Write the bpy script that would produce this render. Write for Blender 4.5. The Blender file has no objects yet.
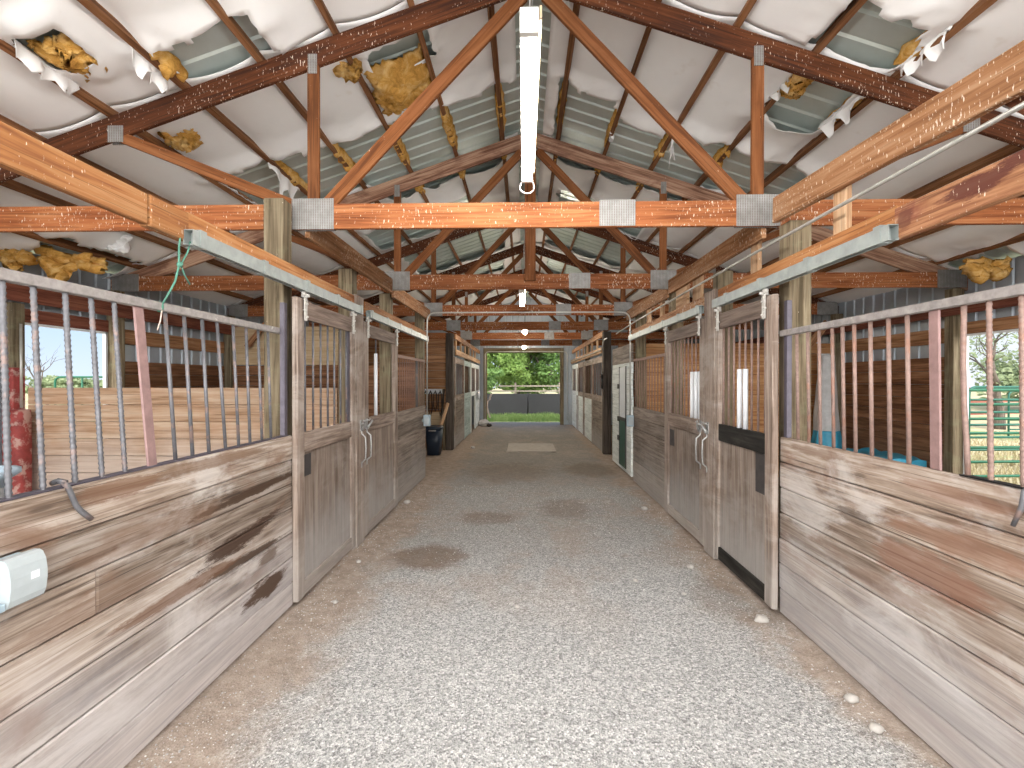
import bpy, math, random
from mathutils import Vector, Matrix, noise as mn
R = random.Random(11)
C = bpy.context.scene.collection
XC = 0.08                      # ridge line
H_EYE = 1.70

# ------------------------------------------------------------------ node helpers
def mat_new(name):
    m = bpy.data.materials.new(name); m.use_nodes = True
    nt = m.node_tree; nt.nodes.clear()
    out = nt.nodes.new('ShaderNodeOutputMaterial')
    b = nt.nodes.new('ShaderNodeBsdfPrincipled')
    nt.links.new(b.outputs[0], out.inputs[0])
    return m, nt, b, out

class G:
    """tiny node-graph writer"""
    def __init__(s, nt): s.nt = nt
    def put(s, sock, v):
        if hasattr(v, 'is_output'): s.nt.links.new(v, sock)
        elif isinstance(v, tuple) and len(v) == 3 and sock.type == 'RGBA': sock.default_value = (*v, 1)
        else: sock.default_value = v
    def uv(s): return s.nt.nodes.new('ShaderNodeTexCoord').outputs['UV']
    def pos(s): return s.nt.nodes.new('ShaderNodeNewGeometry').outputs['Position']
    def scale(s, vec, sc, loc=(0, 0, 0)):
        n = s.nt.nodes.new('ShaderNodeMapping'); s.put(n.inputs[0], vec)
        n.inputs['Scale'].default_value = sc; n.inputs['Location'].default_value = loc
        return n.outputs[0]
    def noise(s, vec, scale=1, detail=3, rough=.55, dist=0):
        n = s.nt.nodes.new('ShaderNodeTexNoise'); s.put(n.inputs['Vector'], vec)
        n.inputs['Scale'].default_value = scale; n.inputs['Detail'].default_value = detail
        n.inputs['Roughness'].default_value = rough; n.inputs['Distortion'].default_value = dist
        return n.outputs['Fac']
    def vor(s, vec, scale=1, out='Distance', rnd=1, feature='F1'):
        n = s.nt.nodes.new('ShaderNodeTexVoronoi'); n.feature = feature; s.put(n.inputs['Vector'], vec)
        n.inputs['Scale'].default_value = scale; n.inputs['Randomness'].default_value = rnd
        return n.outputs[out]
    def math(s, op, a, b=None, c=None, clamp=False):
        n = s.nt.nodes.new('ShaderNodeMath'); n.operation = op; n.use_clamp = clamp
        s.put(n.inputs[0], a)
        if b is not None: s.put(n.inputs[1], b)
        if c is not None: s.put(n.inputs[2], c)
        return n.outputs[0]
    def step(s, v, a, b):
        n = s.nt.nodes.new('ShaderNodeMapRange'); n.interpolation_type = 'SMOOTHSTEP'
        s.put(n.inputs[0], v); n.inputs[1].default_value = a; n.inputs[2].default_value = b
        return n.outputs[0]
    def mix(s, f, a, b, mode='MIX'):
        n = s.nt.nodes.new('ShaderNodeMix'); n.data_type = 'RGBA'; n.blend_type = mode; n.clamp_factor = True
        s.put(n.inputs[0], f); s.put(n.inputs[6], a); s.put(n.inputs[7], b)
        return n.outputs[2]
    def ramp(s, v, stops):
        n = s.nt.nodes.new('ShaderNodeValToRGB'); s.put(n.inputs[0], v)
        e = n.color_ramp.elements
        while len(e) < len(stops): e.new(.5)
        for el, (p, c) in zip(e, stops): el.position = p; el.color = (*c, 1)
        return n.outputs[0]
    def sep(s, v):
        n = s.nt.nodes.new('ShaderNodeSeparateXYZ'); s.put(n.inputs[0], v); return n.outputs
    def comb(s, x, y, z):
        n = s.nt.nodes.new('ShaderNodeCombineXYZ')
        for i, v in enumerate((x, y, z)): s.put(n.inputs[i], v)
        return n.outputs[0]
    def bump(s, h, strength, dist, b):
        n = s.nt.nodes.new('ShaderNodeBump'); n.inputs['Strength'].default_value = strength
        n.inputs['Distance'].default_value = dist; s.put(n.inputs['Height'], h)
        s.nt.links.new(n.outputs[0], b.inputs['Normal'])
    def rnd(s): return s.nt.nodes.new('ShaderNodeObjectInfo').outputs['Random']

def wood(name, dark, mid, light, rough=.75, drips=0.0, drip_col=(.80, .70, .58), knots=.6, bump=.35, blotch=.35,
         blotch_col=None, stains=None, dust=None, vary=.25, worn=None, crack=.55):
    m, nt, b, out = mat_new(name); g = G(nt); uv = g.uv(); pos = g.pos()
    gr = g.noise(g.scale(uv, (1.6, 34, 1)), 1, 5, .62, .6)
    gr2 = g.noise(g.scale(uv, (.9, 9, 1)), 1, 3, .5, .9)
    v = g.math('ADD', g.math('MULTIPLY', gr, .6), g.math('MULTIPLY', gr2, .4))
    col = g.ramp(v, [(.39, dark), (.5, mid), (.61, light)])
    crk = g.noise(g.scale(uv, (.8, 75, 1), (3, 7, 0)), 1, 3, .6, .4)
    col = g.mix(g.math('MULTIPLY', g.step(crk, .585, .66), crack), col, tuple(c * .38 for c in dark))
    tint = g.noise(g.scale(uv, (.12, .55, 1)), 1, 0)
    col = g.mix(1, col, g.ramp(tint, [(.38, (1 - vary,) * 3), (.62, (1 + 0 * vary,) * 3)]), 'MULTIPLY')
    if blotch:
        bl = g.noise(g.scale(pos, (2.2, 2.2, 5)), 1, 5, .65, .4)
        col = g.mix(g.math('MULTIPLY', g.step(bl, .5, .72), blotch), col, blotch_col or dark)
    if worn:
        w = g.noise(g.scale(pos, (1.3, 1.3, 3.2), (7, 3, 1)), 1, 6, .68, .5)
        col = g.mix(g.math('MULTIPLY', g.step(w, .48, .68), worn[1]), col, worn[0])
    if knots:
        kd = g.vor(g.scale(uv, (1.3, 5.2, 1)), 1)
        col = g.mix(g.math('MULTIPLY', g.math('SUBTRACT', 1, g.step(kd, .03, .09)), knots), col, tuple(c * .45 for c in dark))
    if dust:
        z = g.sep(pos)[2]
        dn = g.math('ADD', z, g.math('MULTIPLY', g.math('SUBTRACT', g.noise(pos, 2.5, 5, .65), .5), .7))
        col = g.mix(g.math('MULTIPLY', g.math('SUBTRACT', 1, g.step(dn, dust[1], dust[2])), dust[3]), col, dust[0])
    if stains:
        sx = g.sep(pos)
        wob = g.math('MULTIPLY', g.math('SUBTRACT', g.noise(g.scale(pos, (1, 4.5, 24)), 1, 7, .78), .5), 2.3)
        for (y0, z0, ry, rz, slope, amt, sc) in stains:
            dy = g.math('DIVIDE', g.math('SUBTRACT', sx[1], y0), ry)
            zc = g.math('ADD', z0, g.math('MULTIPLY', g.math('SUBTRACT', sx[1], y0), slope))
            dz = g.math('DIVIDE', g.math('SUBTRACT', sx[2], zc), rz)
            d = g.math('SQRT', g.math('ADD', g.math('MULTIPLY', dy, dy), g.math('MULTIPLY', dz, dz)))
            d = g.math('ADD', d, wob)
            col = g.mix(g.math('MULTIPLY', g.math('SUBTRACT', 1, g.step(d, .72, 1.12)), amt), col, sc)
    if drips:
        dr = g.noise(g.scale(pos, (85, 85, 24)), 1, 3, .6)
        msk = g.noise(g.scale(pos, (2.3, 2.3, 2.3), (3, 1, 2)), 1, 3, .6)
        thr = g.math('SUBTRACT', .76, g.math('MULTIPLY', msk, .20 * drips + .02))
        f = g.step(g.math('SUBTRACT', dr, thr), 0, .05)
        col = g.mix(g.math('MULTIPLY', f, .85), col, drip_col)
    nt.links.new(col, b.inputs['Base Color'])
    b.inputs['Roughness'].default_value = rough
    b.inputs['Specular IOR Level'].default_value = .25
    g.bump(v, bump, .006, b)
    return m

def plain(name, col, rough=.6, metal=0, var=.15, scale=12, bump=0, spots=None, spec=.4):
    m, nt, b, out = mat_new(name); g = G(nt); pos = g.pos()
    n = g.noise(pos, scale, 5, .6)
    c = g.mix(1, col, g.ramp(n, [(.3, (1 - var,) * 3), (.7, (1, 1, 1))]), 'MULTIPLY')
    if spots:
        s = g.noise(g.scale(pos, (1, 1, 1), (4, 9, 2)), spots[1], 4, .65)
        c = g.mix(g.math('MULTIPLY', g.step(s, spots[2], spots[2] + .12), spots[3]), c, spots[0])
    nt.links.new(c, b.inputs['Base Color'])
    b.inputs['Roughness'].default_value = rough; b.inputs['Metallic'].default_value = metal
    b.inputs['Specular IOR Level'].default_value = spec
    if bump: g.bump(n, bump, .01, b)
    return m

M = {}
OR = ((.22, .075, .022), (.42, .155, .05), (.56, .25, .10))
M['chord'] = wood('orange_truss_wood', (0.182, 0.053, 0.017), (0.342, 0.116, 0.039), (0.438, 0.187, 0.079), drips=1.25, blotch=.5, blotch_col=(.30, .09, .03))
M['rafter'] = wood('shaded_truss_wood', (0.037, 0.011, 0.005), (0.088, 0.025, 0.007), (0.147, 0.047, 0.015), drips=1.1, blotch=.4)  # truss wood with the shade on the top chords darkened into its colour
M['web'] = wood('web_wood', (0.099, 0.032, 0.009), (0.193, 0.066, 0.019), (0.249, 0.099, 0.037), drips=.35)
M['gnarly'] = wood('gnarly_wood', (.16, .07, .04), (.38, .21, .14), (.55, .36, .25), drips=.4, blotch=.7, blotch_col=(.12, .05, .03))
M['purlin'] = wood('purlin_wood', (0.120, 0.049, 0.020), (0.239, 0.102, 0.041), (0.331, 0.161, 0.076), drips=.2)
M['header'] = wood('header_wood', (0.214, 0.092, 0.035), (0.364, 0.176, 0.082), (0.443, 0.256, 0.143), drips=1.3, blotch=.3)
M['track_beam'] = wood('track_beam_wood', (0.232, 0.084, 0.029), (0.400, 0.168, 0.059), (0.478, 0.248, 0.110), drips=.9, blotch=.25)
M['beam_stained'] = wood('stained_track_beam', (0.257, 0.102, 0.048), (0.445, 0.216, 0.108), (0.536, 0.320, 0.200), drips=.8, blotch=.9, blotch_col=(.16, .04, .03), stains=[(2.02, 2.49, .16, .05, 0, .9, (.085, .022, .016)), (1.80, 2.52, .13, .035, 0, .9, (.085, .022, .016)), (2.39, 2.47, .05, .05, 0, .8, (.12, .04, .025))])
M['block'] = wood('pale_block_wood', (0.370, 0.196, 0.100), (0.555, 0.346, 0.199), (0.634, 0.443, 0.285), drips=.7)
M['post'] = wood('treated_post', (0.094, 0.070, 0.039), (0.203, 0.156, 0.098), (0.304, 0.250, 0.164), blotch=.35, blotch_col=(.26, .27, .16), drips=.3, bump=.6)
M['post_dark'] = wood('dark_post', (.035, .027, .022), (.085, .066, .052), (.14, .11, .09), blotch=.3)
BR = (.115, .052, .026)
M['board_left'] = wood('weathered_boards', (.165, .115, .085), (.37, .295, .24), (.55, .475, .42), blotch=.8, blotch_col=(.20, .115, .075),
    dust=((.55, .53, .545), .15, .85, .55), worn=((.62, .58, .55), .65), bump=.7, knots=.6, vary=.32, crack=.75, stains=[
    (3.15, .985, .62, .026, .03, .95, (.060, .034, .020)), (3.0, .72, .42, .055, .10, .95, (.055, .029, .018)), (3.02, .585, .44, .028, -.02, .92, (.06, .035, .021)),
    (2.55, .62, .50, .035, -.01, .7, (.16, .08, .045)), (3.28, .30, .26, .070, .03, .95, (.075, .042, .026)), (3.32, .50, .13, .04, 0, .7, (.10, .06, .04)),
    (2.1, 1.235, .25, .045, 0, .75, (.19, .105, .065)), (2.75, 1.245, .6, .03, 0, .65, (.20, .12, .075)), (2.3, .99, .5, .06, .02, .45, (.20, .12, .08)), (2.0, .78, .4, .05, 0, .45, (.19, .11, .07))])
M['board_right'] = wood('weathered_boards_red', (.16, .108, .08), (.35, .27, .215), (.53, .455, .40), blotch=.7, blotch_col=(.22, .12, .08),
    dust=((.53, .515, .525), .15, .85, .55), worn=((.62, .59, .575), .6), bump=.7, vary=.34, crack=.75, stains=[
    (2.35, .80, .34, .10, 0, .6, (.24, .115, .075)), (2.15, .99, .45, .05, 0, .55, (.27, .145, .095)), (2.85, .93, .16, .05, 0, .65, (.10, .065, .045)), (2.2, 1.2, .3, .04, 0, .55, (.25, .135, .09)),
    (2.6, .62, .3, .06, 0, .4, (.22, .13, .09)), (3.2, 1.24, .3, .03, 0, .6, (.2, .12, .08))])
M['board_grey'] = wood('grey_boards', (0.120, 0.092, 0.072), (0.232, 0.184, 0.152), (0.320, 0.268, 0.228), blotch=.4, dust=((.42, .40, .385), .05, .8, .6), bump=.5)
M['partition'] = wood('partition_boards', (0.332, 0.197, 0.113), (0.487, 0.327, 0.218), (0.578, 0.435, 0.317), blotch=.4, blotch_col=(.42, .23, .13), dust=((.62, .56, .52), .7, 1.3, .5))
M['kick'] = wood('kick_boards', (.12, .052, .024), (.25, .115, .055), (.36, .19, .10), blotch=.5, blotch_col=(.13, .055, .03), dust=((.20, .13, .09), .2, 1.2, .5))
M['orange_board'] = wood('orange_boards', (0.281, 0.122, 0.048), (0.454, 0.225, 0.092), (0.550, 0.314, 0.152), blotch=.4, blotch_col=(.36, .15, .055))
M['ply'] = wood('tan_plywood', (.50, .34, .19), (.62, .46, .28), (.70, .54, .35), knots=.2, blotch=.2)
M['girt'] = wood('girt_wood', (.22, .10, .045), (.40, .20, .095), (.52, .30, .16))
M['redbeam'] = wood('red_brown_beam', (.10, .03, .018), (.20, .065, .04), (.28, .11, .065))
M['door_frame'] = wood('grey_brown_door_frame', (0.156, 0.111, 0.086), (0.287, 0.217, 0.176), (0.410, 0.336, 0.287), blotch=.5, worn=((.45, .40, .36), .55), dust=((.42, .395, .375), .1, .7, .55), bump=.6, vary=.15)
M['door_top'] = wood('brown_door_rail', (.12, .085, .068), (.225, .165, .135), (.33, .255, .21), blotch=.3, drips=.3)
M['door_panel'] = wood('worn_plywood_door', (0.152, 0.112, 0.088), (0.248, 0.192, 0.156), (0.344, 0.280, 0.236), blotch=.5, worn=((.34, .30, .27), .5), dust=((.42, .41, .405), .2, .85, .6), bump=.4, knots=.2)
M['black_rail'] = wood('black_painted_board', (.010, .009, .008), (.022, .020, .018), (.05, .045, .04), knots=0, worn=((.09, .08, .07), .3), blotch=0)
M['white_board'] = wood('white_washed_boards', (.58, .62, .60), (.74, .78, .76), (.82, .85, .83), blotch=.25, blotch_col=(.50, .48, .42), knots=.3, bump=.3, vary=.1)
M['pale_green'] = wood('pale_green_boards', (.33, .42, .40), (.46, .56, .54), (.58, .67, .64), blotch=.35, blotch_col=(.28, .32, .30), bump=.3)
M['dark_green'] = plain('dark_green_paint', (.015, .085, .06), .45, 0, .3, 6)
M['steel'] = plain('grey_steel_bar', (.165, .165, .18), .5, .35, .35, 30, 0, ((.36, .22, .17), 9, .52, .5))
M['rust'] = plain('rusty_pink_bar', (.31, .21, .18), .6, .2, .35, 40, 0, ((.30, .15, .10), 8, .52, .6))
M['thinrust'] = plain('rust_brown_bar', (.30, .18, .14), .7, .1, .4, 40)
M['angle'] = plain('lilac_grey_angle', (.125, .112, .14), .5, .3, .3, 20)
M['rail_top'] = plain('grey_top_rail', (.40, .37, .36), .55, .3, .4, 25, 0, ((.75, .73, .70), 14, .62, .8))
M['flat_bar'] = plain('dusty_pink_flat_bar', (.34, .215, .205), .6, .15, .3, 20)
M['galv'] = plain('galvanised_track', (.36, .40, .39), .5, .25, .3, 9, 0, ((.38, .42, .40), 6, .55, .6))
M['latch'] = plain('galvanised_latch', (.50, .50, .50), .4, .6, .35, 60)
M['hanger'] = plain('painted_trolley', (.66, .64, .60), .6, .15, .4, 40)
M['conduit'] = plain('conduit_pipe', (.60, .60, .57), .4, .6, .2, 20)
M['pvc'] = plain('white_plastic', (.78, .80, .84), .35, 0, .06, 8)
M['outlet_clear'] = plain('cloudy_plastic', (.44, .49, .51), .25, 0, .12, 15)
M['outlet_blue'] = plain('pale_blue_grey_plastic', (.36, .46, .53), .4, 0, .1, 15)
M['insul'] = plain('white_vinyl_facing', (.91, .91, .91), .55, 0, .06, 2.2, 0, ((.66, .60, .53), 3, .62, .3))
M['rope'] = plain('green_twine', (.10, .27, .20), .8, 0, .3, 30)
M['redpaint'] = plain('flaking_red_paint', (.36, .06, .055), .7, 0, .5, 9, .4, ((.50, .36, .31), 7, .5, .75))
M['tub'] = plain('blue_grey_tub', (.30, .38, .45), .5, 0, .15, 8)
M['bin'] = plain('navy_bin', (.012, .022, .040), .4, 0, .2, 8)
M['black'] = plain('black_things', (.012, .011, .012), .6, 0, .3, 10)
M['dark_slab'] = plain('blue_black_jamb', (.03, .04, .06), .5, 0, .2, 8)
M['tarp_white'] = plain('grey_white_tarp', (.56, .56, .56), .5, 0, .25, 12)
M['tarp_blue'] = plain('blue_tarp', (.05, .36, .55), .45, 0, .25, 9)
M['window_trim'] = plain('white_metal_trim', (.75, .77, .80), .4, 0, .08, 6)
M['leather'] = plain('dark_leather', (.035, .022, .018), .6, 0, .4, 20)
M['green_pipe'] = plain('green_painted_pipe', (.009, .095, .05), .4, .1, .15, 8)
M['green_pipe2'] = plain('teal_painted_pipe', (.014, .095, .065), .4, .1, .15, 8)
M['red_rail'] = plain('red_brown_rail', (.30, .10, .07), .7, 0, .2, 8)
M['screen'] = plain('charcoal_screen', (.026, .026, .028), .75, 0, .3, 1.5)
M['field_rail'] = plain('grey_fence_rail', (.20, .17, .14), .8, 0, .2, 5)
M['stone'] = plain('pale_stone', (.52, .49, .46), .8, 0, .25, 25, .4)
M['mat'] = plain('pale_slab', (.42, .38, .34), .85, 0, .25, 7, .2)
M['sack'] = plain('pale_sack', (.62, .52, .46), .8, 0, .2, 8)
M['bark'] = wood('bark', (.06, .05, .042), (.14, .115, .095), (.23, .19, .16), bump=.8)
M['housing'] = plain('white_enamel', (.75, .74, .70), .4, 0, .05, 5)
M['tan_trim'] = plain('tan_channel', (.50, .38, .24), .5, 0, .15, 8)

def leaf_mat(name, a, b_):
    m, nt, b, out = mat_new(name); g = G(nt)
    n = g.noise(g.pos(), 3.0, 3, .6); col = g.ramp(n, [(.3, a), (.7, b_)])
    nt.links.new(col, b.inputs['Base Color']); b.inputs['Roughness'].default_value = .6
    tr = nt.nodes.new('ShaderNodeBsdfTranslucent'); nt.links.new(col, tr.inputs[0])
    mx = nt.nodes.new('ShaderNodeMixShader'); mx.inputs[0].default_value = .35
    nt.links.new(b.outputs[0], mx.inputs[1]); nt.links.new(tr.outputs[0], mx.inputs[2])
    nt.links.new(mx.outputs[0], out.inputs[0])
    return m
M['leaf'] = leaf_mat('bright_leaves', (.085, .165, .028), (.225, .335, .085))
M['leaf_dark'] = leaf_mat('dark_leaves', (.06, .13, .03), (.16, .27, .07))
M['leaf_grey'] = leaf_mat('grey_green_leaves', (.14, .19, .09), (.27, .32, .17))
M['grass'] = leaf_mat('grass_blades', (.10, .20, .04), (.28, .36, .12))
M['straw'] = leaf_mat('straw_blades', (.29, .24, .125), (.44, .38, .22))

def emit(name, col, s):
    m, nt, b, out = mat_new(name); nt.nodes.remove(b)
    e = nt.nodes.new('ShaderNodeEmission'); e.inputs[0].default_value = (*col, 1); e.inputs[1].default_value = s
    nt.links.new(e.outputs[0], out.inputs[0]); return m
TUBE_E = 40.0; BULB_E = 420.0
M['tube'] = emit('lit_tube', (1, .96, .90), TUBE_E)
M['bulb'] = emit('lit_bulb', (1, .90, .74), BULB_E)

def corr_mat(name, col, rough):
    m, nt, b, out = mat_new(name); g = G(nt); pos = g.pos()
    n = g.noise(g.scale(pos, (1.2, 1.2, 1.2)), 1, 5, .65)
    c = g.mix(1, col, g.ramp(n, [(.3, (.72, .74, .70)), (.7, (1, 1, 1))]), 'MULTIPLY')
    nt.links.new(c, b.inputs['Base Color']); b.inputs['Roughness'].default_value = rough; b.inputs['Metallic'].default_value = .35
    return m
M['roof'] = corr_mat('galvanised_roof_sheet', (.62, .70, .69), .36)
M['siding'] = corr_mat('grey_siding', (.46, .51, .58), .5)

def gusset_mat():
    m, nt, b, out = mat_new('perforated_plate'); g = G(nt); uv = g.uv()
    s = g.scale(uv, (55, 80, 1)); sx = g.sep(s)
    a = g.math('ABSOLUTE', g.math('SUBTRACT', g.math('FRACT', sx[0]), .5)); c = g.math('ABSOLUTE', g.math('SUBTRACT', g.math('FRACT', sx[1]), .5))
    hole = g.math('MULTIPLY', g.math('LESS_THAN', a, .22), g.math('LESS_THAN', c, .34))
    n = g.noise(g.pos(), 14, 4, .6)
    col = g.mix(hole, g.ramp(n, [(.3, (.20, .20, .195)), (.7, (.32, .32, .315))]), (.17, .14, .12))
    nt.links.new(col, b.inputs['Base Color']); b.inputs['Metallic'].default_value = .35; b.inputs['Roughness'].default_value = .5
    return m
M['gusset'] = gusset_mat()

def fiber_mat():
    m, nt, b, out = mat_new('yellow_fibreglass'); g = G(nt); pos = g.pos()
    n = g.noise(g.scale(pos, (7, 7, 12)), 1, 6, .7, .6)
    col = g.ramp(n, [(.30, (.40, .19, .045)), (.48, (.70, .38, .09)), (.66, (.86, .60, .26))])
    nt.links.new(col, b.inputs['Base Color']); b.inputs['Roughness'].default_value = .95; b.inputs['Specular IOR Level'].default_value = .1
    g.bump(g.noise(pos, 60, 4, .7), .8, .02, b)
    return m
M['fiber'] = fiber_mat()

def floor_mat():
    m, nt, b, out = mat_new('gravel_and_dirt'); g = G(nt); pos = g.pos(); s = g.sep(pos)
    cell = g.vor(pos, 85, 'Color'); cs = g.sep(cell)
    cell2 = g.vor(pos, 210, 'Color'); cs2 = g.sep(cell2)
    mixv = g.math('ADD', g.math('MULTIPLY', cs[0], .55), g.math('MULTIPLY', cs2[1], .45))
    gravel = g.ramp(mixv, [(.10, (.16, .16, .16)), (.45, (.375, .376, .375)), (.72, (.53, .532, .53)), (.95, (.78, .78, .77))])
    dirt_n = g.noise(pos, 9, 6, .7)
    dirt = g.ramp(dirt_n, [(.3, (.24, .175, .13)), (.55, (.38, .295, .235)), (.75, (.50, .42, .36))])
    dark = g.ramp(g.noise(pos, 14, 6, .7), [(.3, (.155, .135, .115)), (.7, (.31, .275, .24))])
    # packed, darker dirt towards the back of the aisle
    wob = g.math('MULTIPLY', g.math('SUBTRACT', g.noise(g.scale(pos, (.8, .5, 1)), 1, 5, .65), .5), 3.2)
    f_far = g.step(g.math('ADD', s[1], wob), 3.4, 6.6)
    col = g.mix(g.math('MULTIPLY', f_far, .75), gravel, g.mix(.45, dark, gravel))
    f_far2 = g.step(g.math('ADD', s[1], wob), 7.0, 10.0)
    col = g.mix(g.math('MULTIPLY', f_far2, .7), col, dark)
    f_br = g.math('MULTIPLY', g.step(g.noise(g.scale(pos, (1.3, .9, 1), (5, 2, 0)), 1, 6, .7), .46, .62), g.step(s[1], 2.8, 4.6))
    col = g.mix(g.math('MULTIPLY', f_br, .55), col, g.mix(.25, dirt, gravel))
    # dirt margin along the stall fronts
    wl = g.math('MULTIPLY', g.math('SUBTRACT', g.noise(g.scale(pos, (2.4, 1.5, 1), (3, 0, 0)), 1, 5, .65), .5), 1.1)
    eL = g.math('SUBTRACT', 1, g.step(g.math('ADD', s[0], wl), -1.50, -1.02))
    eR = g.step(g.math('ADD', s[0], wl), 1.45, 1.80)
    edge = g.math('MAXIMUM', eL, eR)
    col = g.mix(g.math('MULTIPLY', edge, .8), col, dirt)
    # a few darker damp patches of earth and straw
    pn = g.math('MULTIPLY', g.math('SUBTRACT', g.noise(pos, 3.5, 5, .7), .5), 1.0)
    for (x, y, rx, ry, a) in ((-.92, 4.75, .42, .42, .75), (-.42, 6.1, .45, .35, .5), (.55, 6.6, .4, .6, .45), (-.3, 9.2, .9, 1.2, .4), (1.3, 9.5, .6, .9, .55), (1.55, 3.9, .25, .5, .35)):
        dx = g.math('DIVIDE', g.math('SUBTRACT', s[0], x), rx); dy = g.math('DIVIDE', g.math('SUBTRACT', s[1], y), ry)
        d = g.math('ADD', g.math('SQRT', g.math('ADD', g.math('MULTIPLY', dx, dx), g.math('MULTIPLY', dy, dy))), pn)
        col = g.mix(g.math('MULTIPLY', g.math('SUBTRACT', 1, g.step(d, .5, 1.1)), a), col, g.mix(dirt_n, (.11, .075, .05), (.26, .19, .14)))
    stall = g.math('MAXIMUM', g.math('LESS_THAN', s[0], -1.9), g.math('GREATER_THAN', s[0], 2.05))
    col = g.mix(g.math('MULTIPLY', stall, .9), col, dirt)
    nt.links.new(col, b.inputs['Base Color']); b.inputs['Roughness'].default_value = .95; b.inputs['Specular IOR Level'].default_value = .15
    h = g.math('ADD', g.math('MULTIPLY', g.vor(pos, 85), .6), g.math('MULTIPLY', g.noise(pos, 40, 5, .7), .5))
    g.bump(h, .55, .012, b)
    return m
M['floor'] = floor_mat()

def ground_mat():
    m, nt, b, out = mat_new('yard_ground'); g = G(nt); pos = g.pos(); s = g.sep(pos)
    n = g.noise(pos, .35, 6, .65); n2 = g.noise(pos, 6, 5, .7)
    gr = g.ramp(n2, [(.3, (.13, .19, .055)), (.7, (.30, .34, .14))])
    st = g.ramp(n2, [(.3, (.30, .25, .14)), (.7, (.46, .40, .26))])
    dr = g.ramp(n2, [(.3, (.36, .29, .23)), (.7, (.52, .45, .38))])
    d = g.math('ADD', s[1], g.math('MULTIPLY', g.math('SUBTRACT', n2, .5), 1.6))
    ap = g.ramp(n2, [(.3, (.50, .48, .45)), (.7, (.68, .66, .62))])  # unseen apron behind the camera, made pale to bounce light into the barn
    col = g.mix(g.step(s[1], -1.0, 0.5), ap, dr)
    col = g.mix(g.step(d, 20.8, 21.8), col, gr)
    col = g.mix(g.step(d, 25.2, 27.0), col, g.mix(g.step(n, .45, .6), st, gr))
    side = g.math('MULTIPLY', g.step(g.math('ABSOLUTE', s[0]), 5.8, 6.2), g.step(s[1], -.5, .5))
    col = g.mix(side, col, g.mix(g.step(n, .5, .62), st, gr))
    nt.links.new(col, b.inputs['Base Color']); b.inputs['Roughness'].default_value = .95
    g.bump(n2, .5, .05, b); return m
M['ground'] = ground_mat()

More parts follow.
